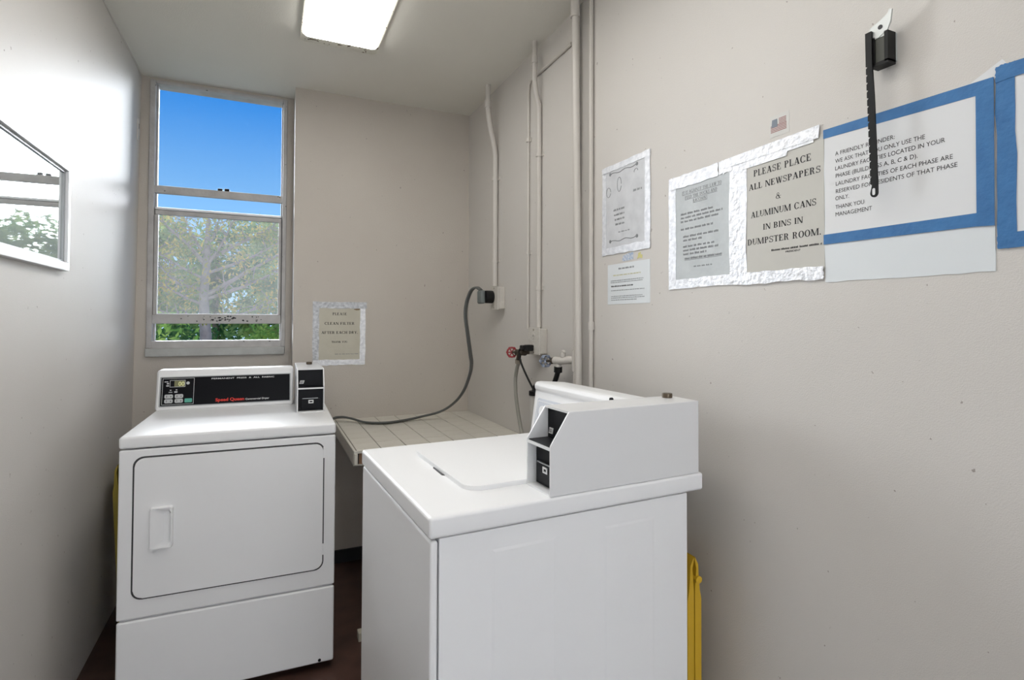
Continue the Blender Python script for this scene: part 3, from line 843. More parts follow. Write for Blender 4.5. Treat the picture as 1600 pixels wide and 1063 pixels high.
h1 = thing('water_hose', 'beige grey hose hanging from the red-wheel tap to behind the washer', 'hose', (1.026, 2.266, 1.117))
O = Vector((1.026, 2.266, 1.117))
bm = nb(); tube(bm, smooth_path([Vector(p) - O for p in ((1.026, 2.266, 1.118), (1.027, 2.286, 1.085), (1.029, 2.304, 1.04), (1.030, 2.300, 0.97), (1.032, 2.282, 0.90), (1.032, 2.25, 0.83), (1.02, 2.20, 0.79), (1.0, 2.15, 0.79), (0.985, 2.05, 0.82), (0.98, 1.85, 0.70), (0.985, 1.72, 0.62))], 6), 0.0085, 10)
finish('rubber_tube', bm, M_HOSE, h1, smooth=60)

tb = thing('water_tap', 'tap with a silver hand wheel on a painted branch pipe behind the washer', 'tap', (1.07, 1.86, 1.155))
T = lambda x, y, z: (x - 1.07, y - 1.86, z - 1.155)
bm = nb()
tube(bm, smooth_path([T(1.076, 1.856, 1.157), T(1.062, 1.885, 1.155), T(1.045, 1.915, 1.151), T(1.040, 1.945, 1.150)], 4), 0.0155, 12)
tube(bm, [T(1.05, 1.898, 1.166), T(1.05, 1.898, 1.184)], 0.011, 8)
tube(bm, [T(1.05, 1.898, 1.182), T(1.05, 1.890, 1.190)], 0.008, 8)
tube(bm, [T(1.044, 1.925, 1.15), T(1.044, 1.925, 1.125)], 0.0125, 10)
finish('branch_pipe', bm, M_PIPE, tb, smooth=50)
bm = nb(); tube(bm, [T(1.040, 1.943, 1.150), T(1.036, 1.960, 1.148)], 0.0145, 6); tube(bm, [T(1.036, 1.960, 1.148), T(1.032, 2.0, 1.145)], 0.005, 8)
finish('stem', bm, M_VALVE, tb)
bm = nb(); wheel(bm, (0, 0, 0), 0.0215, 'y', 6)
finish('hand_wheel', bm, M_BLUEWHEEL, tb, loc=T(1.031, 2.008, 1.144), rot=(0, 0, R(-20)))
h2 = thing('water_hose', 'short black hose dropping from the silver-wheel tap behind the washer', 'hose', (1.044, 1.925, 1.127))
O = Vector((1.044, 1.925, 1.127))
bm = nb(); tube(bm, [Vector(p) - O for p in ((1.044, 1.925, 1.127), (1.044, 1.927, 1.105))], 0.0165, 10)
finish('hose_nut', bm, M_RUBBER, h2)
bm = nb(); tube(bm, smooth_path([Vector(p) - O for p in ((1.044, 1.927, 1.108), (1.042, 1.94, 1.08), (1.038, 1.965, 1.03), (1.03, 1.975, 0.95), (1.02, 1.93, 0.88), (1.0, 1.80, 0.80), (0.985, 1.68, 0.76))], 5), 0.0105, 10)
finish('rubber_tube', bm, M_RUBBER, h2, smooth=60)

bp_ = thing('black_plug_cord', 'small black plug with thin black cord in the outlet above the red tap', 'cord', (1.045, 2.2, 1.18))
O = Vector((1.045, 2.2, 1.18))
bm = nb(); box(bm, 1.018 - O.x, 1.0515 - O.x, 2.160 - O.y, 2.196 - O.y, 1.176 - O.z, 1.203 - O.z, bev=0.005)
box(bm, 1.012 - O.x, 1.034 - O.x, 2.188 - O.y, 2.226 - O.y, 1.180 - O.z, 1.200 - O.z, bev=0.005)
finish('plug', bm, M_RUBBER, bp_)
bm = nb(); tube(bm, smooth_path([Vector(p) - O for p in ((1.018, 2.224, 1.186), (1.014, 2.232, 1.17), (1.013, 2.222, 1.14), (1.013, 2.185, 1.10), (1.013, 2.13, 1.055), (1.01, 2.06, 1.01), (1.0, 1.9, 0.92), (0.985, 1.76, 0.8))], 5), 0.0045, 8)
finish('cable', bm, M_RUBBER, bp_, smooth=60)

sp = thing('standpipe', 'pale drain standpipe holding the black elbow hose behind the washer console', 'pipe', (1.03, 2.10, 0))
bm = nb(); tube(bm, [(0, 0, 0), (0, 0, 0.995)], 0.024, 16)
finish('pipe_run', bm, M_PVC, sp, smooth=60)
dh_ = thing('drain_hose', 'thick black drain hose elbow hooked into the pale standpipe', 'hose', (1.03, 2.10, 0.99))
bm = nb(); tube(bm, smooth_path([(0, 0, -0.03), (0, 0, 0.01), (-0.002, -0.012, 0.036), (-0.006, -0.045, 0.046), (-0.02, -0.10, 0.025), (-0.03, -0.20, -0.05), (-0.05, -0.33, -0.2), (-0.05, -0.38, -0.3)], 5), 0.0165, 12)
finish('rubber_tube', bm, M_RUBBER, dh_, smooth=60)
bm = nb(); tube(bm, [(0, 0, 0.004), (0, 0, 0.022)], 0.028, 14)
finish('collar', bm, M_RUBBER, dh_, smooth=50)

# ------------------------------------------------------------------ notices
def sheet(name, x0, x1, y0, y1, material, parent, z0=0.0, z1=0.0012, jag=0.0, seed=1, nx=12, ny=8):
    """a sheet of paper or tape with slightly uneven edges"""
    rd = random.Random(seed)
    pts = []
    j = lambda: rd.uniform(-jag, jag)
    for k in range(nx): pts.append((x0 + (x1 - x0) * k / nx, y0 + j()))
    for k in range(ny): pts.append((x1 + j(), y0 + (y1 - y0) * k / ny))
    for k in range(nx): pts.append((x1 - (x1 - x0) * k / nx, y1 + j()))
    for k in range(ny): pts.append((x0 + j(), y1 - (y1 - y0) * k / ny))
    bm = nb(); prism(bm, pts, 'z', z0, z1)
    return finish(name, bm, material, parent, smooth=0)

def poly_sheet(name, pts, material, parent, z0, z1):
    bm = nb(); prism(bm, pts, 'z', z0, z1)
    return finish(name, bm, material, parent, smooth=0)

def lettering(parent, lines, z, material, name='lettering', serif=False, **k):
    for (s, a, b, c, d) in lines:
        bm = nb()
        if serif: serif_into(bm, s, a, b, c, d, z)
        else: text_into(bm, s, a, b, c, d, z, **k)
        tag(finish(name, bm, material, parent, smooth=0), kind='stuff')

# back wall: clean filter
n = thing('notice', 'cream PLEASE CLEAN FILTER notice framed in silver tape on the back wall', 'notice', (0.224, YB, 1.062), ROT_B)
sheet('paper', 0.024, 0.247, 0.028, 0.312, M_CREAM, n, seed=11)
sheet('tape_strip', -0.002, 0.030, 0.012, 0.344, M_FOILB, n, 0.0012, 0.0022, 0.002, 12)
sheet('tape_strip', 0.0, 0.278, 0.308, 0.342, M_FOILB, n, 0.0022, 0.0030, 0.002, 13)
sheet('tape_strip', 0.243, 0.272, 0.0, 0.330, M_FOIL, n, 0.0012, 0.0022, 0.002, 14)
sheet('tape_strip', 0.0, 0.268, 0.0, 0.030, M_FOIL, n, 0.0022, 0.0030, 0.002, 15)
lettering(n, [('PLEASE', 0.098, 0.172, 0.271, 0.285), ('CLEAN FILTER', 0.058, 0.213, 0.219, 0.233), ('AFTER EACH DRY.', 0.042, 0.231, 0.170, 0.184), ('THANK YOU.', 0.094, 0.178, 0.121, 0.131)], 0.0015, M_INK, serif=True)
bm = nb(); dashes(bm, 0.112, 0.235, 0.058, 0.004, 0.0015, 5)
tag(finish('small_print', bm, M_INKG, n, smooth=0), kind='stuff')
poly_sheet('stain', [(0.208, 0.303), (0.222, 0.298), (0.236, 0.299), (0.243, 0.304), (0.238, 0.311), (0.215, 0.311)], M_STAIN, n, 0.0012, 0.0016)

# right wall notices (local x runs towards the camera end)
def onR(name, label, cat, y_left, z_bottom):
    return thing(name, label, cat, (XR, y_left, z_bottom), ROT_R)

n = onR('notice', 'faded sketch-like sheet framed in bright silver tape beside the pipes', 'notice', 1.689, 1.540)
sheet('paper', 0.018, 0.256, 0.018, 0.298, M_SKETCHP, n, seed=21)
sheet('tape_strip', 0.0, 0.024, 0.0, 0.314, M_FOIL, n, 0.0012, 0.0022, 0.0015, 22)
sheet('tape_strip', 0.247, 0.275, 0.0, 0.314, M_FOIL, n, 0.0012, 0.0022, 0.0025, 23)
sheet('tape_strip', 0.0, 0.275, 0.293, 0.314, M_FOIL, n, 0.0022, 0.0030, 0.0015, 24)
sheet('tape_strip', 0.0, 0.274, 0.0, 0.026, M_FOIL, n, 0.0022, 0.0030, 0.002, 25)
bm = nb()
for yy in (0.283, 0.046):
    tube(bm, [(0.05 + 0.15 * k / 10, yy + 0.003 * math.sin(k * 1.3), 0.0016) for k in range(11)], 0.0012, 6)
    for cx in (0.05, 0.205): prism(bm, circ(cx, yy + 0.001, 0.006, 10), 'z', 0.0012, 0.0022)
tag(finish('scroll_ornament', bm, M_INKG, n, smooth=0), kind='stuff')
bm = nb()
for k in range(4): dashes(bm, 0.07 + 0.004 * k, 0.135, 0.150 - 0.017 * k, 0.007, 0.0015, 30 + k)
dashes(bm, 0.10, 0.165, 0.072, 0.004, 0.0015, 36); dashes(bm, 0.185, 0.232, 0.196, 0.008, 0.0015, 37)
tube(bm, [(0.04 + 0.013 * math.cos(a), 0.222 + 0.017 * math.sin(a), 0.0015) for a in [k * 0.5 for k in range(13)]], 0.0009, 5)
tube(bm, [(0.105 + 0.012 * math.cos(a), 0.238 + 0.025 * math.sin(a), 0.0015) for a in [k * 0.5 for k in range(13)]], 0.0009, 5)
tube(bm, [(0.20 + 0.010 * math.cos(a), 0.262 + 0.008 * math.sin(a), 0.0015) for a in [k * 0.5 for k in range(8)]], 0.0009, 5)
tag(finish('faded_drawing', bm, M_INKG, n, smooth=0), kind='stuff')

st_ = onR('sticker', 'small blue checked sticker above the small plain typed sheet', 'sticker', 1.568, 1.511)
poly_sheet('sticker_face', [(0.0, 0.0), (0.034, 0.0), (0.062, 0.002), (0.064, 0.025), (0.034, 0.024), (0.004, 0.018)], M_BLUEST, st_, 0, 0.0008)
st_ = onR('sticker', 'tiny yellow sticker scrap above the small plain typed sheet', 'sticker', 1.484, 1.511)
poly_sheet('sticker_face', [(0.0, 0.0), (0.012, 0.004), (0.026, 0.0), (0.027, 0.012), (0.017, 0.014), (0.019, 0.021), (0.006, 0.019), (0.004, 0.009)], M_YELST, st_, 0, 0.0008)

n = onR('notice', 'small plain typed white sheet without tape frame below the sketch sheet', 'notice', 1.655, 1.366)
sheet('paper', 0.0, 0.238, 0.0, 0.139, M_PAPER2, n, seed=41)
bm = nb(); dashes(bm, 0.066, 0.155, 0.119, 0.006, 0.0015, 42)
for k, (a, b, yy) in enumerate(((0.02, 0.205, 0.080), (0.02, 0.20, 0.074), (0.022, 0.21, 0.046), (0.022, 0.20, 0.026), (0.022, 0.21, 0.020), (0.022, 0.17, 0.013))):
    dashes(bm, a, b, yy, 0.0032, 0.0015, 43 + k, 0.006, 0.016, 0.002)
tag(finish('small_print', bm, M_INKG, n, smooth=0), kind='stuff')
bm = nb(); dashes(bm, 0.022, 0.15, 0.060, 0.0045, 0.0015, 52, 0.01, 0.02, 0.002)
tag(finish('heavy_print', bm, M_INK, n, smooth=0), kind='stuff')
bm = nb(); dashes(bm, 0.035, 0.19, 0.098, 0.004, 0.0015, 53)
tag(finish('yellow_print', bm, M_YINK, n, smooth=0), kind='stuff')

# wildlife notice
n = onR('notice', 'pale blue-grey wrinkled notice in silver tape left of the newspapers notice', 'notice', 1.325, 1.404)
sheet('paper', 0.026, 0.242, 0.022, 0.300, M_PALEP, n, seed=61)
sheet('tape_strip', 0.0, 0.031, 0.0, 0.330, M_FOIL, n, 0.0012, 0.0022, 0.002, 62)
sheet('tape_strip', 0.002, 0.20, 0.294, 0.330, M_FOIL, n, 0.0022, 0.0030, 0.002, 63)
sheet('tape_strip', 0.205, 0.25, 0.296, 0.331, M_FOIL, n, 0.0022, 0.0032, 0.002, 64)
sheet('tape_strip', 0.239, 0.296, 0.006, 0.330, M_FOIL, n, 0.0012, 0.0022, 0.002, 65)
sheet('tape_strip', 0.0, 0.296, 0.0, 0.027, M_FOIL, n, 0.0022, 0.0030, 0.002, 66)
lettering(n, [('IT IS AGAINST THE LAW TO', 0.058, 0.212, 0.272, 0.281), ('FEED THE DUCKS AND', 0.070, 0.196, 0.257, 0.266), ('RACCOONS', 0.103, 0.160, 0.243, 0.252)], 0.0015, M_INKG, serif=True)
bm = nb()
for a, b, yy in ((0.058, 0.212, 0.2695), (0.07, 0.196, 0.2545), (0.103, 0.16, 0.2405), (0.068, 0.212, 0.0795)):
    box(bm, a, b, yy, yy + 0.001, 0.0013, 0.0016)
for k, (a, b, yy) in enumerate(((0.052, 0.18, 0.212), (0.052, 0.215, 0.201), (0.052, 0.205, 0.190), (0.052, 0.18, 0.168), (0.062, 0.20, 0.146), (0.062, 0.145, 0.135), (0.062, 0.185, 0.117), (0.062, 0.20, 0.106), (0.062, 0.155, 0.095))):
    dashes(bm, a, b, yy, 0.006, 0.0015, 70 + k, 0.010, 0.026, 0.004)
dashes(bm, 0.068, 0.212, 0.082, 0.006, 0.0015, 81, 0.012, 0.03, 0.003)
dashes(bm, 0.105, 0.176, 0.058, 0.004, 0.0015, 82)
tag(finish('small_print', bm, M_INKG, n, smooth=0), kind='stuff')

# newspapers notice
n = onR('notice', 'grey PLEASE PLACE ALL NEWSPAPERS notice with silver tape above and below', 'notice', 1.029, 1.404)
sheet('paper', 0.0, 0.214, 0.018, 0.312, M_GREYP, n, seed=91)
poly_sheet('tape_strip', [(-0.075, 0.308), (0.203, 0.308), (0.206, 0.336), (-0.074, 0.331)], M_FOIL, n, 0.0032, 0.0042)
poly_sheet('tape_strip', [(-0.012, 0.290), (0.120, 0.291), (0.122, 0.301), (0.19, 0.302), (0.19, 0.311), (-0.012, 0.311)], M_FOIL, n, 0.0022, 0.0032)
sheet('tape_strip', -0.02, 0.212, -0.002, 0.027, M_FOIL, n, 0.0032, 0.0042, 0.002, 94)
lettering(n, [('PLEASE PLACE', 0.023, 0.183, 0.264, 0.280), ('ALL NEWSPAPERS', 0.008, 0.206, 0.232, 0.247), ('&', 0.088, 0.104, 0.196, 0.210), ('ALUMINUM CANS', 0.014, 0.195, 0.162, 0.177), ('IN BINS IN', 0.051, 0.161, 0.128, 0.142), ('DUMPSTER ROOM.', 0.003, 0.206, 0.095, 0.110)], 0.0015, M_INK, serif=True)
bm = nb(); dashes(bm, 0.075, 0.209, 0.073, 0.0045, 0.0015, 95, 0.01, 0.03, 0.003); text_into(bm, 'PRESIDENT', 0.115, 0.155, 0.0655, 0.0695, 0.0015, bold=0.02)
tag(finish('small_print', bm, M_INK, n, smooth=0), kind='stuff')

# reminder
n = onR('notice', 'white A FRIENDLY REMINDER notice framed in blue tape behind the hanging strap', 'notice', 0.814, 1.394)
sheet('sleeve', 0.0, 0.309, 0.0, 0.324, M_PAPER2, n, seed=101, jag=0.0012)
sheet('paper', 0.002, 0.303, 0.088, 0.326, M_PAPER, n, 0.0012, 0.0022, seed=102)
poly_sheet('tape_strip', [(-0.001, 0.312), (0.27, 0.302), (0.309, 0.300), (0.309, 0.324), (-0.001, 0.331)], M_BLUE, n, 0.0022, 0.0030)
poly_sheet('tape_strip', [(0.283, 0.078), (0.3085, 0.076), (0.310, 0.323), (0.284, 0.318)], M_BLUE, n, 0.0030, 0.0038)
poly_sheet('tape_strip', [(-0.002, 0.082), (0.307, 0.078), (0.285, 0.101), (-0.002, 0.103)], M_BLUE, n, 0.0022, 0.0030)
zl = 0.0025
rows = [('A FRIENDLY REMINDER:', 0.026, 0.149, 0.268, 0.2765), ('WE ASK THAT YOU ONLY USE THE', 0.026, 0.203, 0.252, 0.2605), ('LAUNDRY FACILITIES LOCATED IN YOUR', 0.026, 0.236, 0.2365, 0.245),
        ('PHASE (BUILDINGS A, B, C & D).', 0.027, 0.190, 0.2205, 0.229), ('LAUNDRY FACILITIES OF EACH PHASE ARE', 0.027, 0.248, 0.2035, 0.212), ('RESERVED FOR RESIDENTS OF THAT PHASE', 0.027, 0.255, 0.1875, 0.196),
        ('ONLY.', 0.026, 0.056, 0.1725, 0.181), ('THANK YOU', 0.026, 0.088, 0.154, 0.1625), ('MANAGEMENT', 0.026, 0.104, 0.1385, 0.147)]
lettering(n, rows, zl, M_INK, bold=0.0)

n = onR('notice', 'blue-taped white sheet cut off by the photo edge right of the reminder', 'notice', 0.501, 1.431)
sheet('paper', 0.0, 0.30, 0.0, 0.30, M_PAPER, n, seed=111)
sheet('tape_strip', -0.001, 0.025, 0.0, 0.302, M_BLUE, n, 0.0012, 0.0022, 0.0015, 112)
sheet('tape_strip', -0.001, 0.302, 0.276, 0.301, M_BLUE, n, 0.0022, 0.0030, 0.001, 113)
sheet('tape_strip', -0.001, 0.302, 0.0, 0.025, M_BLUE, n, 0.0022, 0.0030, 0.001, 114)
sheet('tape_strip', 0.276, 0.302, 0.025, 0.276, M_BLUE, n, 0.0012, 0.0022, 0.001, 115)
sc = onR('paper_scrap', 'torn white paper corner poking up between the two blue-taped notices', 'paper', 0.545, 1.712)
poly_sheet('scrap', [(0.0, 0.005), (0.034, 0.022), (0.052, 0.031), (0.060, 0.018), (0.044, 0.016), (0.042, 0.0)], M_PAPER, sc, 0.0, 0.0011)

fl = onR('flag_sticker', 'tiny faded flag sticker under clear tape above the newspapers notice', 'sticker', 0.955, 1.755)
sheet('clear_tape', -0.002, 0.052, -0.006, 0.046, M_CLEAR, fl, 0.0, 0.0006, 0.001, 121)
poly_sheet('flag_canton', [(0.003, 0.018), (0.020, 0.017), (0.019, 0.036), (0.005, 0.036)], M_FLAGB, fl, 0.0006, 0.0012)
bm = nb()
for k in range(5):
    box(bm, 0.001, 0.045, 0.0055 + k * 0.0036, 0.0075 + k * 0.0036, 0.0006, 0.0011)
for k in range(4):
    box(bm, 0.024, 0.044, 0.0235 + k * 0.0034, 0.0253 + k * 0.0034, 0.0006, 0.0011)
tag(finish('flag_stripes', bm, M_FLAGR, fl, smooth=0), kind='stuff')
bm = nb(); box(bm, 0.0205, 0.044, 0.0225, 0.036, 0.0006, 0.0009); box(bm, 0.001, 0.045, 0.004, 0.0175, 0.0006, 0.0009)
finish('flag_field', bm, M_CLEAR, fl, smooth=0)

# bracket with notched strap
br = thing('wall_bracket', 'small grey steel bracket with black rubber clamp screwed high on the right wall', 'bracket', (XR, 0.69, 1.80), ROT_R)
bm = nb()
prism(bm, [(-0.008, 0.064), (-0.003, 0.083), (0.012, 0.088), (0.03, 0.096), (0.034, 0.104), (0.039, 0.102), (0.036, 0.080), (0.030, 0.066), (0.012, 0.058)], 'z', 0.026, 0.030)
box(bm, 0.0, 0.030, 0.010, 0.066, 0.0, 0.006)
box(bm, 0.002, 0.028, 0.058, 0.064, 0.004, 0.029)
finish('plate', bm, M_BRACKET, br, smooth=30)
bm = nb(); prism(bm, circ(0.017, 0.077, 0.0045, 12), 'z', 0.0296, 0.0306)
finish('hole', bm, M_BASE, br, smooth=0)
bm = nb()
box(bm, -0.003, 0.006, 0.008, 0.062, 0.006, 0.030); box(bm, 0.024, 0.031, 0.008, 0.066, 0.006, 0.030); box(bm, -0.003, 0.031, 0.004, 0.011, 0.006, 0.030)
finish('clamp', bm, M_RUBBER, br, smooth=30)
boxobj('clamp_pad', (0.006, 0.024, 0.011, 0.060, 0.006, 0.028), M_DKGREEN, br)
stp = thing('notched_strap', 'long black notched plastic strap hanging from the steel bracket over the reminder', 'strap', (XR, 0.70, 1.55), ROT_R)
pts = []
ztop, N = 0.325, 16
for k in range(N):                                             # saw teeth down the far edge
    zz = ztop - 0.055 - k * 0.0155
    s = (ztop - zz) * 0.030
    pts += [(-0.001 + s, zz), (-0.001 + s, zz - 0.011), (0.0025 + s, zz - 0.0125)]
loop = []
for k in range(9):
    a = PI + PI * k / 8
    loop.append((0.0145 + 0.0072 * math.cos(a), 0.0085 + 0.0085 * math.sin(a)))
right = [(0.0215, 0.03), (0.019, 0.12), (0.0165, 0.20), (0.013, 0.26), (0.0125, ztop)]
pts = [(0.0, ztop)] + pts + loop + right
bm = nb()
prism(bm, pts, 'z', 0.031, 0.0345)
finish('strap_blade', bm, M_RUBBER, stp, smooth=0)
bm = nb(); prism(bm, rrect(0.0118, 0.0172, 0.004, 0.0175, 0.0026, 3), 'z', 0.0343, 0.0349)
finish('strap_eye', bm, M_PAPER, stp, smooth=0)

# ------------------------------------------------------------------ framed glass on the left wall
xm = -0.6035
fp = thing('framed_board', 'white framed glass board reflecting the window on the left wall', 'frame', (xm, 1.40, 1.462), ROT_L)
fw_, fh_, b_ = 0.832, 0.345, 0.026
for nm, d in (('frame_rail', (0, fw_, 0, b_)), ('frame_rail', (0, fw_, fh_ - b_, fh_)), ('frame_stile', (0, b_, b_, fh_ - b_)), ('frame_stile', (fw_ - b_, fw_, b_, fh_ - b_))):
    boxobj(nm, (*d, 0.0, 0.022), M_ALU, fp, bev=0.003)
boxobj('glass', (b_, fw_ - b_, b_, fh_ - b_, 0.004, 0.009), M_GLASSB, fp, smooth=0)
bm = nb(); frame_strip(bm, b_, fw_ - b_, b_, fh_ - b_, 0.007, 0.009, 0.014)
finish('inner_bead', bm, M_BEZEL, fp, smooth=0)
hk = thing('wall_plate', 'tiny white plate with dark slot on the left wall beside the window top', 'plate', (-0.5935, 3.25, 2.19), ROT_L)
bm = nb(); prism(bm, rrect(0.0, 0.03, 0.0, 0.11, 0.012, 4), 'z', 0, 0.006, bev=0.002)
finish('plate', bm, M_WALL, hk)
boxobj('slot', (0.012, 0.018, 0.06, 0.085, 0.0058, 0.0068), M_BASE, hk, smooth=0)

# ------------------------------------------------------------------ folded yellow floor signs
def floor_sign(label, loc, rot, wid, hgt, mt):
    t = thing('floor_sign', label, 'floor sign', loc, rot)
    for s in (-1, 1):
        prof = [(0.0015 * s, 0.0), (0.021 * s, 0.0), (0.022 * s, hgt - 0.11), (0.017 * s, hgt - 0.085), (0.014 * s, hgt - 0.05), (0.012 * s, hgt - 0.02), (0.002 * s, hgt), (0.0008 * s, hgt - 0.006), (0.006 * s, hgt - 0.03), (0.0015 * s, hgt - 0.09)]
        bm = nb(); prism(bm, prof, 'y', 0, wid)
        lf = finish('leaf', bm, mt, t, smooth=30)
        bm = nb(); box(bm, *sorted((0.0208 * s, 0.0232 * s)), 0.03, wid - 0.03, 0.05, hgt - 0.14)
        finish('raised_panel', bm, mt, lf, smooth=0)
    bm = nb(); prism(bm, circ(0.010, hgt - 0.058, 0.0095, 16), 'y', -0.006, wid + 0.006)
    finish('hinge_pin', bm, mt, t)
    return t
floor_sign('folded yellow plastic floor sign standing between the washer and the right wall', (1.010, 1.125, 0), (0, 0, R(-2)), 0.27, 0.70, M_YELLOW)
floor_sign('dull yellow folded floor sign leaning on the left wall beside the dryer', (-0.521, 2.80, 0.0015), (0, R(-2.9), 0), 0.24, 0.70, M_YELLOWD)
blk = thing('floor_clip', 'small cream block with dark hole on the floor under the shelf edge', 'block', (0.372, 2.36, 0))
boxobj('block', (-0.02, 0.025, -0.02, 0.02, 0, 0.035), M_CREAM, blk, bev=0.003)
bm = nb(); prism(bm, circ(0.012, 0.018, 0.008, 12), 'y', -0.0215, -0.0195)
finish('hole', bm, M_BASE, blk, smooth=0)

# ------------------------------------------------------------------ outside
GZ = -2.8
bm = nb(); box(bm, -40, 40, -14, 60, GZ - 0.1, GZ)
tag(finish('ground', bm, M_GRASS), kind='structure')  # ground coloured pale to bounce daylight through the window onto the ceiling
LEAF_A = leaf_mat('olive_leaves', (0.20, 0.27, 0.09), (0.55, 0.42, 0.10))
LEAF_B = leaf_mat('green_leaves', (0.14, 0.26, 0.09), (0.32, 0.42, 0.14))
LEAF_C = leaf_mat('dark_green_leaves', (0.06, 0.15, 0.06), (0.18, 0.29, 0.09))
LEAF_D = leaf_mat('bright_green_leaves', (0.18, 0.36, 0.08), (0.48, 0.60, 0.15))

def leaves(bm, centres, count, size, rd, zmax=None):
    for k in range(count):
        c, r = centres[rd.randrange(len(centres))]
        p = Vector((rd.gauss(0, 1), rd.gauss(0, 1), rd.gauss(0, 1))).normalized() * (r * rd.random() ** 0.45)
        p = c + Vector((p.x, p.y, p.z * 0.8))
        if zmax is not None and p.z > zmax(p): continue
        s = size * rd.uniform(0.6, 1.35)
        a = Vector((rd.gauss(0, 1), rd.gauss(0, 1), rd.gauss(0, 1))).normalized()
        b = a.orthogonal().normalized()
        vs = [bm.verts.new(p + q) for q in (a * s, b * s * 0.45, -a * s, -b * s * 0.45)]
        bm.faces.new(vs)

def tree(name, label, base, trunk_h, tr, clumps, nleaf, size, lm, seed, zmax, group='trees outside the window'):
    t = thing(name, label, 'tree', base, group=None)
    rd = random.Random(seed)
    bm = nb()
    tube(bm, [(0, 0, 0), (rd.uniform(-.1, .1), 0, trunk_h * .5), (rd.uniform(-.15, .15), 0, trunk_h)], [tr, tr * .8, tr * .5], 8)
    finish('trunk', bm, M_BARK, t, smooth=60)
    bm = nb()
    leaves(bm, [(Vector(c) - Vector(base), r) for c, r in clumps], nleaf, size, rd, (lambda p: zmax - base[2]))
    tag(finish('foliage', bm, lm, t, smooth=0), kind='stuff')
    return t

# the near tree with bare spreading limbs
rd = random.Random(21)
TX, TY = -0.985, 11.0
nt_ = thing('branching_tree', 'tree with bare grey spreading limbs and yellowing leaves seen through the lower pane', 'tree', (TX, TY, GZ))
trunk_pts = [(0.02, 0, 0), (0.01, 0, 1.8), (0.03, 0, 3.6), (0.0, 0, 4.1), (-0.01, 0, 4.6), (0.02, 0.0, 5.05), (0.03, 0, 5.5), (0.04, 0, 5.85)]
bm = nb(); tube(bm, smooth_path(trunk_pts, 4), [0.105 - 0.075 * (k / 28) ** 1.6 for k in range(29)], 10)
finish('trunk', bm, M_BARK, nt_, smooth=60)
limbs = [((0.02, 0, 4.52), (1.12, -0.1, 5.25), 0.045), ((0.02, 0, 4.45), (1.25, 0.3, 5.05), 0.035), ((0, 0, 5.10), (0.85, 0.2, 5.68), 0.04), ((0, 0, 5.0), (0.45, -0.2, 5.86), 0.035),
         ((0, 0, 5.05), (-0.62, 0.1, 5.72), 0.042), ((0, 0, 5.2), (-0.35, 0.25, 5.86), 0.03), ((-0.02, 0, 4.62), (-0.62, -0.2, 4.95), 0.03), ((-0.02, 0, 4.35), (-0.85, 0.2, 4.85), 0.028),
         ((-0.02, 0, 4.1), (-0.8, 0.0, 4.3), 0.02), ((0.02, 0, 4.15), (0.9, 0.2, 4.35), 0.022), ((0.03, 0, 4.9), (1.3, 0.1, 5.6), 0.03), ((-0.02, 0, 4.8), (-0.9, -0.1, 5.35), 0.026), ((0, 0, 5.35), (0.2, 0.1, 5.92), 0.025)]
tips = []
for a, b, r in limbs:
    a, b = Vector(a), Vector(b)
    mid = a.lerp(b, 0.5) + Vector((rd.uniform(-.06, .06), rd.uniform(-.1, .1), rd.uniform(-.10, .02)))
    path = smooth_path([a, mid, b, b + (b - mid) * 0.5], 5)
    path = [p for p in path if p.z < 5.92] or path[:3]
    bm = nb(); tube(bm, path, [max(0.006, r * (1 - k / (len(path) + 1))) for k in range(len(path))], 7)
    for k in range(3, len(path)):
        for s in range(2):
            d = Vector((rd.uniform(-1, 1), rd.uniform(-1, 1), rd.uniform(-.5, .9))).normalized() * rd.uniform(0.15, 0.42)
            q = path[k] + d
            q.z = min(q.z, 5.9)
            tube(bm, [path[k], path[k].lerp(q, 0.5) + Vector((0, 0, 0.02)), q], [0.011, 0.008, 0.004], 5)
            tips.append(q)
    finish('branch', bm, M_BARK, nt_, smooth=60)
bm = nb(); leaves(bm, [(q, 0.22) for q in tips], 3600, 0.038, rd, lambda p: 5.92)
tag(finish('foliage', bm, LEAF_A, nt_, smooth=0), kind='stuff')

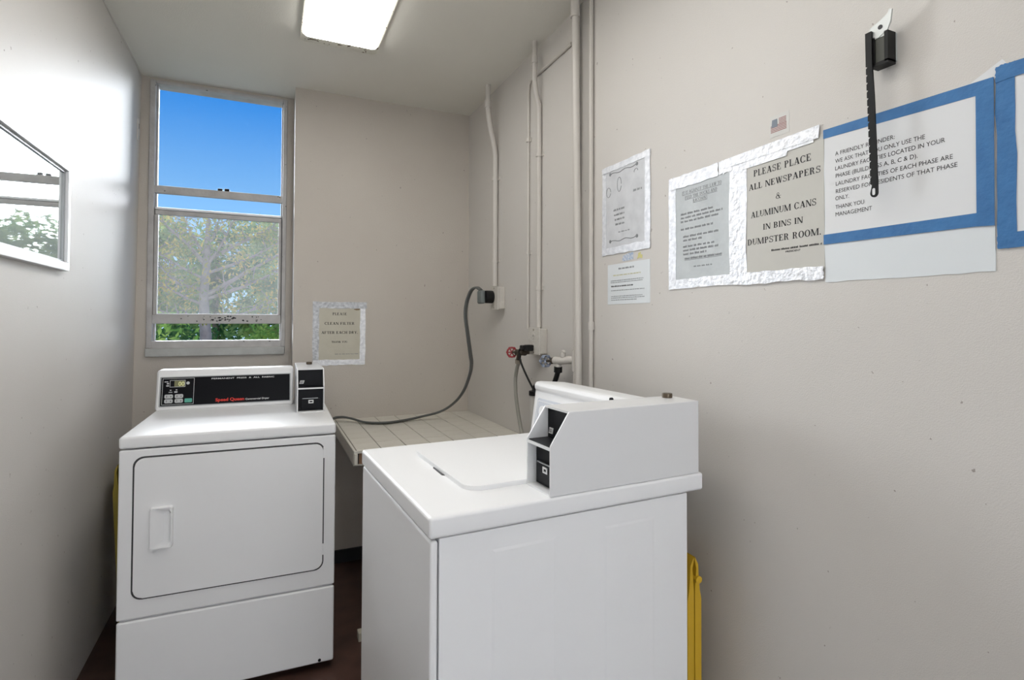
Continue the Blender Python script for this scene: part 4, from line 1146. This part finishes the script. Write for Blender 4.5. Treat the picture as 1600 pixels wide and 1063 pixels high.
def ztop_at(y): return 1.3106 + 0.163 * y
def clump_set(cx, cy, rx, z0, z1, n_, r, seed):
    rd = random.Random(seed)
    out = []
    for k in range(n_):
        out.append(((cx + rd.uniform(-rx, rx), cy + rd.uniform(-rx * .5, rx * .5), rd.uniform(z0, z1)), r * rd.uniform(.7, 1.2)))
    return out
BG = [('round_tree', 'mid green tree crown behind the left side of the lower pane', -2.75, 15.5, 1.25, LEAF_B, 1, 3600),
      ('round_tree', 'darker green tree crown directly behind the bare-limbed trunk', -1.45, 18.3, 1.2, LEAF_C, 2, 3600),
      ('round_tree', 'yellow-green tree crown behind the right side of the lower pane', 0.55, 15.6, 1.0, LEAF_B, 3, 4200),
      ('round_tree', 'far dark tree crown filling the gap left of the trunk', -3.1, 20.5, 1.5, LEAF_C, 4, 3400),
      ('round_tree', 'far tree crown at the right edge of the lower pane', 0.55, 21.0, 1.25, LEAF_B, 5, 2600),
      ('round_tree', 'leafy tree seen only as a reflection in the framed glass board', 3.35, 14.4, 1.0, LEAF_B, 6, 3000),
      ('round_tree', 'farther tree reflected behind the leafy one in the framed glass board', 5.0, 18.4, 1.1, LEAF_B, 7, 3000)]
for nm, lb, cx, cy, rx, lm, sd, nl in BG:
    zt = ztop_at(cy)
    tree(nm, lb, (cx, cy, GZ), zt - GZ - 1.2, 0.13, clump_set(cx, cy, rx, GZ + 2.6, zt - 0.25, 26, 0.62, sd), nl, 0.11, lm, sd, zt)
SHR = [('leafy_shrub', 'bright green shrub seen in the open gap left under the sash', -1.55, 9.6, LEAF_D, 31), ('leafy_shrub', 'dark green shrub beside the trunk in the gap under the sash', -1.75, 13.3, LEAF_C, 32),
       ('leafy_shrub', 'bright green shrub seen in the open gap right under the sash', -0.15, 12.9, LEAF_D, 33), ('leafy_shrub', 'low bright shrub at the right end of the gap under the sash', 0.75, 11.2, LEAF_D, 34)]
for nm, lb, cx, cy, lm, sd in SHR:
    tree(nm, lb, (cx, cy, GZ), 2.6, 0.05, clump_set(cx, cy, 0.5, GZ + 1.6, 1.15, 20, 0.42, sd), 1900, 0.06, lm, sd, 1.55)
